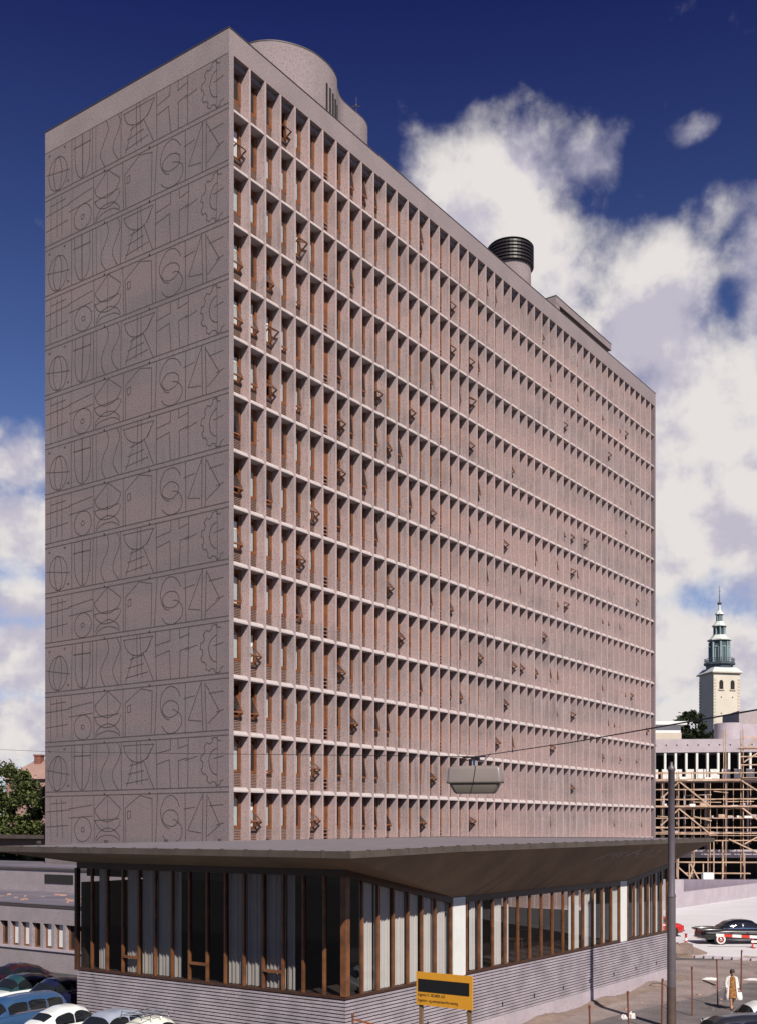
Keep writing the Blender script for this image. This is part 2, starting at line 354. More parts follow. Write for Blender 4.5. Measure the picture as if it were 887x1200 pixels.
for i in range(15):
    zc = ZS[i-1] if i else None
    zt = (ZS[i-1]-.17) if i else ZP-.04
    zb = ZS[i]+.17 if i < 14 else None
    if i == 14: continue
    if zc:
        strip([(0,zc+.15),(VL-.02,zc+.15)], .075); strip([(0,zc-.15),(VL-.02,zc-.15)], .075)
    h = zt - zb; j = lambda s: random.uniform(-s, s)
    X = lambda x: x; Z = lambda t: zb + t*h
    cols = [(0.1,2.7),(2.7,5.2),(5.2,7.3),(7.3,10.4),(10.4,13.2),(13.2,16.7)]
    if i % 2 == 0:
        strip(arc(1.35,Z(.40),.95,.38*h,0,360,28)); strip(arc(1.35,Z(.40),.40,.38*h,-90,90,14)); strip(arc(1.35,Z(.40),.45,.38*h,90,270,14)); strip([(.15,Z(.48)),(2.6,Z(.36))])
        strip([(.4,Z(.9)),(.55,Z(.9))],.14); strip([(2.0,Z(.93)),(2.15,Z(.93))],.14); strip([(2.35,Z(.12)),(2.5,Z(.12))],.14)
        strip([(2.75,Z(0)),(2.75,Z(1))]); strip([(4.85,Z(0)),(4.85,Z(1))])
        strip([(3.05,Z(1)),(3.05,Z(.5))]+arc(3.82,Z(.5),.77,.48*h,180,360,16)+[(4.6,Z(1))]); strip([(3.82,Z(1)),(3.82,Z(.05))],.11); strip([(2.95,Z(.76)),(4.7,Z(.76))],.09)
        strip([(5.2,Z(0)),(5.2,Z(1))],.05)
        strip([(6.05+.32*math.sin(k/14*6.2+.4)-.12*k/14, Z(1-k/14)) for k in range(15)]); strip([(7.0+.42*math.sin(k/14*6.0+.5)+.2*k/14, Z(1-k/14)) for k in range(15)])
        strip([(7.55,Z(0)),(7.55,Z(1))]); strip([(7.75,Z(.92)),(10.55,Z(.92)),(9.9,Z(.62))]); strip(arc(9.1,Z(.92),1.25,.36*h,180,345,14))
        strip([(8.7,Z(.6)),(8.0,Z(.05))]); strip([(9.6,Z(.6)),(10.5,Z(.0))]); strip([(8.5,Z(.5)),(9.7,Z(.56))]); strip([(8.3,Z(.32)),(9.8,Z(.38))]); strip([(8.1,Z(.12)),(10.2,Z(.2))])
        strip([(9.05,Z(1)),(9.0,Z(.1))]); strip([(9.35,Z(1)),(9.45,Z(.1))])
        strip([(10.75,Z(0)),(10.75,Z(1))]); strip([(13.5,Z(0)),(13.5,Z(1))])
        strip([(10.75,Z(.72)),(12.0,Z(.78)),(12.0,Z(1))]); strip([(10.75,Z(.50)),(11.9,Z(.58)),(12.0,Z(0))]); strip([(12.7,Z(1)),(12.7,Z(.80)),(13.5,Z(.86))]); strip([(13.5,Z(.60)),(12.75,Z(.55)),(12.75,Z(0))])
        strip([(13.5,Z(.55)),(14.5,Z(.62))]); strip([(15.9,Z(1)),(15.9,Z(0))],.05)
        gear = []
        for k in range(13):
            a = 75 + k*17.5; rr = 1.0 if k % 2 else .86
            gear += [(15.9+1.35*rr*math.cos(R(a)), Z(.5)+.48*h*rr*math.sin(R(a))), (15.9+1.35*rr*math.cos(R(a+13)), Z(.5)+.48*h*rr*math.sin(R(a+13)))]
        strip(gear); strip(arc(15.9,Z(.5),.62,.26*h,90,270,12)); strip([(15.9,Z(.56)),(16.7,Z(.60))])
    else:
        strip([(.6,Z(0)),(.6,Z(1))],.05); strip([(1.25,Z(.1)),(1.25,Z(.95))]); strip([(1.75,Z(.1)),(1.75,Z(.95))]); strip([(.1,Z(.66)),(2.6,Z(.70))]); strip([(.1,Z(.32)),(2.4,Z(.36))]); strip([(.6,Z(.84)),(2.2,Z(.86))])
        strip([(2.5,Z(.72)),(4.9,Z(.80))]); strip([(2.5,Z(.52)),(4.9,Z(.56))]); strip(arc(3.85,Z(.27),.85,.27*h,0,360,24)); strip(arc(3.85,Z(.27),.16,.05*h,0,360,8)); strip([(2.75,Z(0)),(2.75,Z(1))],.05)
        strip([(4.95,Z(0)),(4.95,Z(1))]); strip([(5.05,Z(.70)),(6.3,Z(1.0)),(7.5,Z(.72))]); strip(arc(6.28,Z(.72),1.22,.28*h,180,360,16)); strip([(5.05,Z(.46)),(7.5,Z(.50))]); strip(arc(6.28,Z(.47),1.22,.25*h,180,360,14)); strip([(6.28,Z(.98)),(6.28,Z(.22))],.05)
        strip(arc(6.28,Z(.0),1.2,.30*h,15,165,12)); strip(arc(6.28,Z(-.02),1.2,.17*h,15,165,12))
        strip([(7.75,Z(0)),(7.75,Z(1))]); strip([(7.95,Z(.72)),(9.3,Z(.98)),(10.35,Z(.90)),(10.35,Z(.02))]); strip([(7.95,Z(.72)),(7.95,Z(0))]); strip([(8.15,Z(.5)),(8.42,Z(.52)),(8.42,Z(.66)),(8.15,Z(.64)),(8.15,Z(.5))])
        strip([(10.65,Z(0)),(10.8,Z(1))]); strip(arc(12.0,Z(.62),.9,.34*h,20,265,16)); strip(arc(12.0,Z(.50),.72,.17*h,0,360,20)); strip(arc(12.1,Z(.24),.9,.24*h,-160,85,16))
        strip([(13.25,Z(0)),(13.3,Z(1))]); strip([(14.7,Z(0)),(14.7,Z(1))]); strip([(15.0,Z(0)),(15.0,Z(.97))]); strip([(14.7,Z(.98)),(13.5,Z(.25)),(14.6,Z(.20))]); strip([(15.05,Z(.92)),(16.1,Z(.36)),(15.1,Z(.14))]); strip([(13.35,Z(.68)),(14.3,Z(.72))]); strip([(15.5,Z(.74)),(16.7,Z(.76))]); strip([(16.1,Z(.36)),(16.7,Z(.40))])
strip([(0,ZP-.04),(VL-.1,ZP-.04)], .05)
orn.build('incised_ornament', M['groove'], ewo)
dr = MB()
for i in range(14):
    for s in (6.1, 10.35):
        dr.box(-.05, .0, VL-s-.035, VL-s+.035, ZS[i]-.10, ZS[i]-.02)
dr.build('drain_spout', M['flash'], ewo)
# arris strip, far end wall, back wall, core
MB().box(.004, u0, -.003, .36, 0, ZP-.002).build('corner_strip', M['band'], tower)
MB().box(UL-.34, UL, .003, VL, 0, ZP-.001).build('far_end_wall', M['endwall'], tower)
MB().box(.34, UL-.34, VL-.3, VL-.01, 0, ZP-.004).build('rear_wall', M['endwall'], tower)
MB().box(.34, UL-.34, D+1.5, D+1.8, 0, ZP-.5).build('interior_core', M['black'], tower)
pp = MB(); pp.box(0, UL, 0, .30, ZP, ZT); pp.box(0, UL, VL-.3, VL, ZP, ZT); pp.box(0, .30, .30, VL-.3, ZP, ZT); pp.box(UL-.3, UL, .30, VL-.3, ZP, ZT)
ppo = pp.build('parapet', M['band'], tower)
fl = MB(); fl.box(-.03, UL+.03, -.03, .33, ZT, ZT+.05); fl.box(-.03, .33, .33, VL+.03, ZT, ZT+.05); fl.box(UL-.3, UL+.03, .33, VL+.03, ZT, ZT+.05); fl.box(.33, UL-.3, VL-.3, VL+.03, ZT, ZT+.05)
fl.build('flashing', M['flash'], ppo)
MB().box(.3, UL-.3, .3, VL-.3, ZP-.3, ZP+.3).build('roof_deck', M['roofsheet'], tower)
# fins and floors
for i in range(1, NB):
    u = u0 + PIT*i
    f = MB(); z0 = 0
    f.hexa([(u-.075,0,z0),(u+.075,0,z0),(u+.08,D+.05,z0),(u-.08,D+.05,z0)], [(u-.075,0,ZP-.005),(u+.075,0,ZP-.005),(u+.08,D+.05,ZP-.005),(u-.08,D+.05,ZP-.005)])
    f.build('fin', M['fin'], tower)
uE = UL-.34
for i, z in enumerate(ZS):
    s = MB(); y0 = .03
    vs = []
    for u in (u0, uE): vs += [(u,y0,z-.14),(u,y0,z-.06),(u,y0+.16,z+.15),(u,D+1.5,z+.15),(u,D+1.5,z-.14)]
    s.add(vs, [(0,1,2,3,4)[::-1],(5,6,7,8,9),(0,5,6,1)[::-1],(1,6,7,2)[::-1],(2,7,8,3)[::-1],(3,8,9,4)[::-1],(4,9,5,0)[::-1]])
    s.build('floor_slab', M['sill'], tower)
# windows
def win(mbF, mbG, mbL, mbS, mbB, u, zb, zt, op, blind, service=False):
    a, b = u+.10, u+PIT-.10; y = D; zl = zb + .98
    W_ = .15
    mbF.box(b-.16, b, y-.06, y+.06, zb if service else zl-.05, zt); mbF.box(a, a+.12, y-.04, y+.06, zb, zt)
    mbF.box(a+.12, b-.16, y-.05, y+.06, zl-.05, zl+.05); mbF.box(b-.05, b, y-.03, y+.06, zb, zl-.051) if not service else None; mbF.box(a+.12, b-.16, y-.03, y+.06, zt-.12, zt)
    if service:
        mbF.box(a+.12, b-.16, y-.02, y+.02, zl+.05, zt-.12)
        for k in range(4): mbL.box(a+.12, b-.16, y-.16, y, zb+.06+k*.25, zb+.12+k*.25)
        mbB.box(a+.12, b-.16, y+.03, y+.05, zb, zl-.05, 1)
        return
    n = 9
    for k in range(n):
        z = zb+.06+k*(.88/n)
        mbL.hexa([(a+.12,y-.05,z),(b-.051,y-.05,z),(b-.051,y+.01,z+.03),(a+.12,y+.01,z+.03)],[(a+.12,y-.05,z+.045),(b-.051,y-.05,z+.045),(b-.051,y+.01,z+.07),(a+.12,y+.01,z+.07)])
    mbB.box(a+.12, b-.051, y+.02, y+.04, zb, zl-.051, 1)
    # sash: closed, or its foot pushed outward
    x0, x1 = a+.13, b-.17; z1 = zt-.13; z0 = zl+.06
    if op <= 0:
        for q in ((x0,x0+.05,z0,z1),(x1-.05,x1,z0,z1),(x0+.05,x1-.05,z0,z0+.06),(x0+.05,x1-.05,z1-.06,z1)): mbS.box(q[0],q[1],y-.045,y+.0,q[2],q[3])
        mbG.box(x0+.05, x1-.05, y-.025, y-.02, z0+.06, z1-.06)
    else:
        zpv = z1 - (.55 if op > .3 else .1)*(z1-z0); H = (z1-z0); ang = op
        def T(x, l, t=0.):   # l measured down the sash from the pivot side
            return (x, y-.04 - math.sin(ang)*(l-(z1-zpv)) + t*math.cos(ang) , zpv - math.cos(ang)*(l-(z1-zpv)) - t*math.sin(ang))
        def pl(xa, xb, la, lb, t0, t1, mb): mb.hexa([T(xa,lb,t0),T(xb,lb,t0),T(xb,lb,t1),T(xa,lb,t1)],[T(xa,la,t0),T(xb,la,t0),T(xb,la,t1),T(xa,la,t1)])
        pl(x0,x0+.06,0,H,-.03,.03,mbS); pl(x1-.06,x1,0,H,-.03,.03,mbS); pl(x0+.06,x1-.06,0,.07,-.03,.03,mbS); pl(x0+.06,x1-.06,H-.10,H,-.03,.03,mbS)
        pl(x0+.06,x1-.06,.07,H-.10,-.003,.003,mbG)
        if op > .35:
            pb = T(x1-.03, H); mbS.bar(pb, (x1-.03, y-.02, zl+.03), .07, .07)
            pb = T(x0+.03, H); mbS.bar(pb, (x0+.03, y-.02, zl+.03), .07, .07)
    if blind > 0:
        mbB.box(x0+.02, x1-.02, y+.09, y+.10, z0, z0+(z1-z0)*blind)
random.seed(5)
bulk = [MB() for _ in range(5)]
opens = {(0,0):0}
for r in range(14):
    zt = (ZS[r-1]-.14) if r else ZP
    zb = ZS[r]+.15
    for c in range(NB):
        u = u0 + PIT*c
        rr = random.random()
        op = 0
        if rr < .24: op = random.choice((.14,.45,.55,.8,.8,1.1) if rr < .13 else (.10,.14,.2))
        svc = c % 10 == 6
        if c == 0 and r in (3,4,5,7,8,11): op = .42
        if c == 1 and r in (11,4): op = .42
        if c == 5 and r in (12,13): op = .95
        bl = 0
        rb = random.random()
        if c < 6 and rb < .62: bl = random.uniform(.72, .95)
        elif rb < .25: bl = random.uniform(.5, 1)
        if c < 7:
            mb = [MB() for _ in range(5)]
            win(*mb, u, zb, zt, op, bl, svc)
            fr = mb[0].build('window', M['wood'], tower)
            if mb[1].v: mb[1].build('pane', M['glass'], fr)
            mb[2].build('louvre', M['louvre'], fr)
            if mb[3].v: mb[3].build('sash', M['wood'], fr)
            if mb[4].v: mb[4].build('blind', [M['blind'], M['black']], fr)
        else: win(*bulk, u, zb, zt, op, bl, svc)
bf = bulk[0].build('window', M['wood'], tower); bf['kind'] = 'stuff'
bulk[1].build('pane', glassmat('dim window glass',(.5,.5,.5)), bf)['kind'] = 'stuff'; bulk[2].build('louvre', M['louvre'], bf)['kind'] = 'stuff'
bulk[3].build('sash', M['wood'], bf)['kind'] = 'stuff'; bulk[4].build('blind', [M['blind'], M['black']], bf)['kind'] = 'stuff'
# rooftop volumes
def smooth_loop(pts, n=6):
    out = []; m = len(pts)
    for i in range(m):
        p0, p1, p2, p3 = [Vector(pts[(i+k-1) % m]) for k in range(4)]
        for k in range(n):
            t = k/n
            out.append(tuple(.5*((2*p1)+(-p0+p2)*t+(2*p0-5*p1+4*p2-p3)*t*t+(-p0+3*p1-3*p2+p3)*t**3)))
    return out
plan = smooth_loop([(6.1,4.6),(6.35,3.2),(7.3,2.0),(8.9,1.10),(10.6,.90),(12.0,1.2),(13.0,1.85),(14.1,2.3),(15.5,2.35),(16.8,2.35),(17.8,2.75),(18.1,3.6),(18,6),(16,8),(9,8),(6.6,6.7)])
rt = MB(); rt.prism(plan, ZP+.3, CAMZ+51.95, sm=True)
rto = rt.build('stair_tower', M['band'], tower)
cx = sum(p[0] for p in plan)/len(plan); cy = sum(p[1] for p in plan)/len(plan)
MB().prism([(cx+(p[0]-cx)*1.004, cy+(p[1]-cy)*1.008) for p in plan], CAMZ+51.95, CAMZ+52.03).build('coping', M['flash'], rto)
sl = MB()
for k, (uu, vv) in enumerate(((10.55,.90),(10.95,.92),(11.35,.99),(11.75,1.10),(12.15,1.28))):
    sl.box(uu-.09, uu+.09, vv-.03, vv+.2, CAMZ+47.9, CAMZ+50.6-.12*k)
sl.build('slit_window', M['black'], rto)
vd = MB(); vd.lathe([(1.9,ZP+.3),(1.9,CAMZ+52.3)], 40, c=(42.4,4.2))
vdo = vd.build('vent_drum', M['band'], tower)
vc = MB(); prof = [(1.92,CAMZ+52.1)]
for k in range(6):
    z = CAMZ+52.15+k*.31; prof += [(2.16,z),(2.16,z+.16),(2.00,z+.20),(2.00,z+.29)]
prof += [(2.16,CAMZ+54.0),(2.05,CAMZ+54.12),(0.05,CAMZ+54.2)]
vc.lathe(prof, 40, c=(42.4,4.2), sm=False); vc.build('louvred_cap', M['blackmetal'], vdo)
ph = MB(); ph.box(46.4,59.3,1.5,6.5,CAMZ+49.85,CAMZ+50.5); ph.box(46.4,47.2,1.52,6.5,ZP+.3,CAMZ+49.85)
pho = ph.build('plant_room', M['band'], tower)
MB().box(47.2,58.9,3.4,6.4,ZP+.3,CAMZ+49.85).build('recessed_wall', mat('plant room wall',(.14,.10,.075),.9,.2,1.), pho)
MB().box(46.37,59.33,1.47,6.53,CAMZ+50.5,CAMZ+50.56).build('flashing', M['flash'], pho)
an = MB(); an.tube([(18.9,4.6,ZP+.3),(18.9,4.6,CAMZ+55.6)], .022, 6); 
for k in range(3):
    a = k*math.pi/3; an.bar((18.9-.35*math.cos(a),4.6-.35*math.sin(a),CAMZ+54.9),(18.9+.35*math.cos(a),4.6+.35*math.sin(a),CAMZ+54.9+.001),.02,.02)
an.lathe([(.05,CAMZ+54.85),(.09,CAMZ+54.95),(.05,CAMZ+55.05)],8,c=(18.9,4.6))
an.build('antenna', M['flash'], tower)

# ------------------------------------------------------------------ pavilion
pav = empty('pavilion', (L[0], L[1], 0), TH)
tag(pav, 'low glazed pavilion with folded overhanging roof on a ribbed brick base', 'pavilion')
PU, PV = 26.9, 12.5; ZBT = CAMZ-5.25
pl_ = MB(); pl_.box(-.02,PU+.02,-.02,PV+.02,-.2,.62); pl_.build('plinth', M['conc'], pav)
bw = MB(); bw.box(.04,PU-.04,.04,PV-.04,.62,ZBT)
nC = 16; cp = .1135; z = .64
while z + cp <= ZBT+.02:
    w = random.uniform(-.003,.003)
    bw.box(w,PU,w,PV,z,z+.072,1); z += cp
brk = bw.build('brick_base', [M['joint'], M['brick']], pav)
wh = MB()
for u in [2+2.6*k for k in range(10)]: wh.box(u-.04,u+.04,-.006,.04,.95,1.13)
wh.build('weep_hole', M['black'], brk)
def wt(u):
    a = [(0,-1.27),(6.2,-2.43),(21.7,-2.43),(26.9,-1.80)]
    for (p, q), (r, s) in zip(a[:-1], a[1:]):
        if u <= r: return CAMZ + q + (s-q)*(u-p)/(r-p)
    return CAMZ + a[-1][1]
ZL = CAMZ-1.27
fr = MB(); fr.box(-.03,.12,-.03,PV,ZBT,ZBT+.09); fr.box(.12,6.2,-.03,.12,ZBT,ZBT+.09); fr.box(7.08,20.9,-.03,.12,ZBT,ZBT+.09); fr.box(21.7,PU,-.03,.12,ZBT,ZBT+.09)
fr.build('sill_rail', M['wooddark'], pav)
hd = MB(); hd.box(-.02,.14,-.02,PV,ZL-.22,ZL)
for ua, ub in ((.14,6.2),(7.08,20.9),(21.7,PU)):
    hd.hexa([(ua,-.02,wt(ua)-.22),(ub,-.02,wt(ub)-.22),(ub,.14,wt(ub)-.22),(ua,.14,wt(ua)-.22)],[(ua,-.02,wt(ua)),(ub,-.02,wt(ub)),(ub,.14,wt(ub)),(ua,.14,wt(ua))])
hd.build('head_rail', M['wooddark'], pav)
MB().box(-.05,.16,-.05,.16,ZBT+.09,ZL-.22).build('corner_post', M['woodpav'], pav)
mr = []
for k in range(1, 8): mr.append(6.2/7.35*k+.02 if k < 7 else 6.1)
for k in range(1, 14): mr.append(7.08 + (20.9-7.08)/14*k)
mr += [7.14, 20.84, 21.78]
for k in range(1, 6): mr.append(21.7 + (PU-21.7)/6*k)
mr.append(PU-.06)
mm = MB().box(-.05,.05,-.07,.13,0,1)
def mull(x0,x1,y0,y1,z0,z1):
    return MB().box(x0,x1,y0,y1,z0,z1).build('mullion', M['woodpav'], pav)
for u in mr: mull(u-.035,u+.035,-.035,.07,ZBT+.09,wt(u)-.2)
for k in range(1, 16):
    v = PV/15*k - (.06 if k == 15 else 0)
    if k < 15: mull(-.035,.07,v-.04,v+.04,ZBT+.09,ZL-.2)
MB().box(-.09,.09,PV-.08,PV+.04,ZBT,ZL-.2).build('end_post', M['wooddark'], pav)
for k in (3, 7, 11):   # bays counted from the near corner: 15-k-1
    b = 14-k; v0, v1 = PV/15*b+.05, PV/15*(b+1)-.05
    MB().box(-.07,.09,v0,v1,ZBT+.62,ZBT+.70).build('transom', M['woodpav'], pav)
for ua, ub in ((6.2,7.08),(20.9,21.7)):
    MB().box(ua+.02,ub-.02,.0,.7,.6,wt(ua)-.02).build('pillar', M['white'], pav) if False else MB().box(ua+.02,ub-.02,-.015,.7,ZBT,wt(ua)-.02).build('pillar', M['white'], pav)
# glass panes: one sheet per run
gl = MB()
gl.add([(.03,.1,ZBT+.09),(.03,PV-.1,ZBT+.09),(.03,PV-.1,ZL-.2),(.03,.1,ZL-.2)], [(0,1,2,3)]); gl.build('glazing', M['glasspav'], pav)
for ua, ub in ((.1,6.2),(7.08,20.9),(21.7,PU)):
    q = MB(); q.add([(ua,.03,ZBT+.09),(ub,.03,ZBT+.09),(ub,.03,wt(ub)-.2),(ua,.03,wt(ua)-.2)], [(0,1,2,3)]); q.build('glazing', M['glasspav'], pav)
# interior shell
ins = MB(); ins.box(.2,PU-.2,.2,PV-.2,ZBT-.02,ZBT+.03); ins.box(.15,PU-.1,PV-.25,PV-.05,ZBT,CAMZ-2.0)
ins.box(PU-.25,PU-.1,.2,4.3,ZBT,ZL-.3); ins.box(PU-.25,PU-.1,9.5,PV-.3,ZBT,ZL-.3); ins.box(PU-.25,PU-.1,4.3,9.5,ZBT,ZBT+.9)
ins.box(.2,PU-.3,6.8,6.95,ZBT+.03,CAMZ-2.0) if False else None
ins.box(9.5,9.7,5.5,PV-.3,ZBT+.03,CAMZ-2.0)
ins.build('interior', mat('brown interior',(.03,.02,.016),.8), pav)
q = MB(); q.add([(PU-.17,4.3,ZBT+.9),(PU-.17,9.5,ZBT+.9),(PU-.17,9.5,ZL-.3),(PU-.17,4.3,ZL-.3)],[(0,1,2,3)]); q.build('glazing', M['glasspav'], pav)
for k in range(9):
    uu = 9+k*1.9; vv = random.uniform(1.2,3.2)
    t = MB(); t.box(uu-.35,uu+.35,vv-.35,vv+.35,ZBT+.72,ZBT+.76); 
    for a in (-.3,.3):
        for b in (-.3,.3): t.box(uu+a-.02,uu+a+.02,vv+b-.02,vv+b+.02,ZBT+.03,ZBT+.72)
    tb = t.build('cafe_table', M['wooddark'], None, (L[0],L[1],0), (0,0,TH))
    tag(tb, 'small dark square table inside behind the pavilion glazing', 'table', 'tables inside the pavilion')
def curtain(ax, s0, s1, z0, z1, dpt):
    m = MB(); n = max(8, int((s1-s0)*26)); vs = []
    ph = random.random()*6
    for k in range(n+1):
        s = s0+(s1-s0)*k/n; o = dpt + .035*math.sin(k*1.5+ph)+.015*math.sin(k*.63+ph*2)
        zt = z1(s) if callable(z1) else z1
        for zz in (z0, zt): vs.append((s,o,zz) if ax == 'u' else (o,s,zz))
    m.add(vs, [(2*k,2*k+2,2*k+3,2*k+1) for k in range(n)], sm=True)
    o = m.build('curtain', M['curtain' if ax == 'u' else 'shadecurtain'], pav)
pitch = 6.2/7.35
for k in range(1, 7): curtain('u', pitch*k+.06, min(pitch*(k+1)-.12*random.random(), 6.1), ZBT+.1, lambda s: wt(s)-.2, .15)
bp = (20.9-7.08)/14
for k, (a, b) in {0:(.55,1),1:(0,.55),2:(.15,.95),3:(0,.5),9:(.0,.9),10:(.0,.95),11:(.0,.65),12:(.05,.6),8:(.75,1),13:(.3,.95)}.items():
    curtain('u', 7.08+bp*(k+a)+.03, 7.08+bp*(k+b)-.03, ZBT+.1, wt(10)-.2, .15)
for k in range(1, 6):
    p_ = (PU-21.7)/6; curtain('u', 21.7+p_*k+.04, 21.7+p_*(k+.72), ZBT+.1, lambda s: wt(s)-.2, .15)
lb = PV/15
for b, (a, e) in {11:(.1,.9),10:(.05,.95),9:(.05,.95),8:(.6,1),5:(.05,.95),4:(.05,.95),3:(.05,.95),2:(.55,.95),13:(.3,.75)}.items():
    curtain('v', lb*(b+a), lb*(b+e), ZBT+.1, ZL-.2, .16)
# folded roof
def et(u):
    a = [(-2.2,-.68),(3.8,-.60),(28.7,-.52)]
    if u <= 3.8: return CAMZ-.68+.08*(u+2.2)/6
    return CAMZ-.60+.08*(u-3.8)/24.9
UR0, UR1, VR0, VR1 = -2.2, 28.7, -1.8, 14.6
us = [UR0,-.6,1,3.8,8,12,16,20,24.5,UR1]
rf = MB()
vs = [(u,v,et(u)) for u in us for v in (VR0,VR1)]
rf.add(vs, [(2*i,2*i+2,2*i+3,2*i+1) for i in range(len(us)-1)])
rfo = rf.build('roof', M['roofsheet'], pav)
fc = MB(); FH = .17
def fasc(p, q, inx, iny):
    fc.hexa([(p[0],p[1],p[2]-FH),(q[0],q[1],q[2]-FH),(q[0]+inx,q[1]+iny,q[2]-FH),(p[0]+inx,p[1]+iny,p[2]-FH)],[(p[0],p[1],p[2]+.03),(q[0],q[1],q[2]+.03),(q[0]+inx,q[1]+iny,q[2]+.03),(p[0]+inx,p[1]+iny,p[2]+.03)])
for i in range(len(us)-1): fasc((us[i],VR0,et(us[i])),(us[i+1],VR0,et(us[i+1])),0,.1)
fasc((UR0-.001,VR0+.002,et(UR0)),(UR0-.001,VR1,et(UR0)),.1,0); fasc((UR1,VR0+.1,et(UR1)),(UR1,VR1,et(UR1)),-.1,0); fasc((UR0+.1,VR1,et(UR0)),(UR1-.1,VR1,et(UR1)),0,-.1)
u = UR0
sm_ = fc
while u < UR1:
    sm_.box(u,u+.03,VR0-.012,VR0+.12,et(u)-.10,et(u)+.05,1); u += .98
v = VR0
while v < VR1:
    sm_.box(UR0-.014,UR0+.12,v,v+.03,et(UR0)-FH,et(UR0)+.05,1); v += .98
fco = fc.build('fascia', [M['fascia'], M['flash']], pav)
dt = MB()
for k in range(9):
    dt.box(UR0+2+3.3*k,UR0+2.12+3.3*k,VR1-.1,VR1+.02,et(2)+.04,et(2)+.14)
dt.build('roof_stop', M['flash'], rfo)
zb_ = lambda u: et(u)-FH+.002
E0 = (UR0+.09,VR0+.09,zb_(UR0)); W0 = (0,0,ZL); P1 = (6.2,0,CAMZ-2.43); P2 = (21.7,0,CAMZ-2.43); WR = (PU,0,CAMZ-1.8); TP = (UR1-.09,VR0+.09,zb_(UR1))
WLb = (0,PV,ZL); ELb = (UR0+.09,VR1-.05,zb_(UR0)); WRb = (PU,PV,CAMZ-1.8); TRb = (UR1-.09,VR1-.05,zb_(UR1))
sf = MB()
M1 = ((P1[0]+P2[0])/2, 0, P1[2]); e1 = (6.2,VR0+.09,zb_(6.2)); e2 = (21.7,VR0+.09,zb_(21.7))
for tri in ((E0,W0,P1),(E0,P1,e1),(e1,P1,P2,e2),(e2,P2,TP),(P2,WR,TP),(E0,ELb,WLb,W0),(TP,WR,WRb,TRb),(ELb,TRb,WRb,WLb)):
    sf.add(tri, [tuple(range(len(tri)))])
bl_ = sf
for k in range(5):      # board joints running across the fold
    a = (7.4+.9*k+ (3 if k > 1 else 0)+(4 if k > 3 else 0), 0, CAMZ-2.43); ub = a[0]+2.2
    b = (ub, VR0+.12, zb_(ub)-.01)
    n_ = Vector((0,-(zb_(ub)-a[2]),-1.8)).normalized()*.006
    bl_.bar(Vector(a)+n_*1, Vector(b)+n_*1, .02, .008, 1)
sfo = sf.build('soffit', [M['soffit'], M['flash']], pav)
random.seed(3); ch = MB()
for k in range(26):
    uu = 15.6 + k*.26; t = random.uniform(.62,.80) 
    z0 = CAMZ-2.43+(zb_(uu)-CAMZ+2.43)*t; v0 = (VR0+.09)*t; uu2 = uu+random.uniform(.15,.4); t2 = t+random.uniform(.03,.12)
    z1 = CAMZ-2.43+(zb_(uu)-CAMZ+2.43)*t2; v1 = (VR0+.09)*t2; w = random.uniform(.04,.10)
    o_ = .012
    ch.add([(uu,v0-o_,z0-o_),(uu+w,v0-o_,z0-o_),(uu2+w,v1-o_,z1-o_),(uu2,v1-o_,z1-o_)],[(0,1,2,3)])
ch.build('lime_stain', M['chalk'], sfo)
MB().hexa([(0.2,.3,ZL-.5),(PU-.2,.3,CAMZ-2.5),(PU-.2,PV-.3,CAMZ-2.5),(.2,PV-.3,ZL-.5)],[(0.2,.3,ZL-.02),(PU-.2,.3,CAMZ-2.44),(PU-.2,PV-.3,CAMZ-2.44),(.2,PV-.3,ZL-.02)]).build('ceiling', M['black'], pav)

# ------------------------------------------------------------------ annex to the left
ann = empty('annex', (L[0],L[1],0), TH)
tag(ann, 'low grey concrete annex with finned windows behind the parked cars', 'building')
AU = 10.0; V0, V1 = 21.0, 52.0
az = lambda py: CAMZ+(HY-py)*57.5/F
zr1 = az(1061); zw1 = az(1083); zw0 = az(1112)
a_ = MB(); a_.box(AU,AU+8,V0,V1,0,zw0); a_.box(AU,AU+8,V0,V1,zw1,zr1); a_.box(AU+.6,AU+8,V0,V1,zw0,zw1); a_.build('wall', M['annex'], ann)
MB().box(AU-.08,AU+.05,V0-.05,V1,zw0-.12,zw0-.001).build('window_sill', M['conc'], ann)
MB().box(AU-.03,AU-.001,V0-.05,V1,zr1-.15,zr1+.04).build('roof_edge', M['flash'], ann)
v = V0+.25; k = 0
while v < 40:
    w = MB(); w.box(AU+.24,AU+.30,v,v+.66,zw0,zw1); wo_ = w.build('window', M['black'], ann)
    f = MB(); f.box(AU+.16,AU+.241,v,v+.07,zw0,zw1); f.box(AU+.16,AU+.241,v+.55,v+.62,zw0,zw1); f.box(AU+.16,AU+.241,v+.07,v+.55,zw0,zw0+.07)
    f.build('frame', M['wood'], wo_)
    if k % 3 != 1: MB().box(AU+.21,AU+.22,v+.2,v+.55,zw0+.1,zw1).build('blind', M['blind'], wo_)
    MB().box(AU-.02,AU+.62,v+.68,v+.88,zw0,zw1).build('fin', M['annex'], ann)
    v += .92; k += 1
MB().box(AU-.05,AU+8,V0,V1,zr1+.001,zr1+.05).build('lower_roof', M['annexroof'], ann)
zu = CAMZ - 2.50
ub = MB(); ub.box(17.2,21.2,V0,V1+10,zr1,zu); ub.box(21.2,44,42.4,V1+10,zr1,zu); ub.build('upper_wall', M['annex'], ann)
MB().box(17.12,21.2,V0,V1+10,zu+.002,zu+.08).build('upper_roof', M['annexroof'], ann)
MB().box(21.22,44,42.4,V1+10,zu+.002,zu+.08).build('upper_roof', M['annexroof'], ann)
MB().box(17.12,17.2,V0,V1+10,zu-.12,zu+.001).build('roof_edge', M['flash'], ann)
MB().box(17.15,17.3,33.9,36.6,zu-.93,zu-.38).build('vent_opening', M['black'], ann)
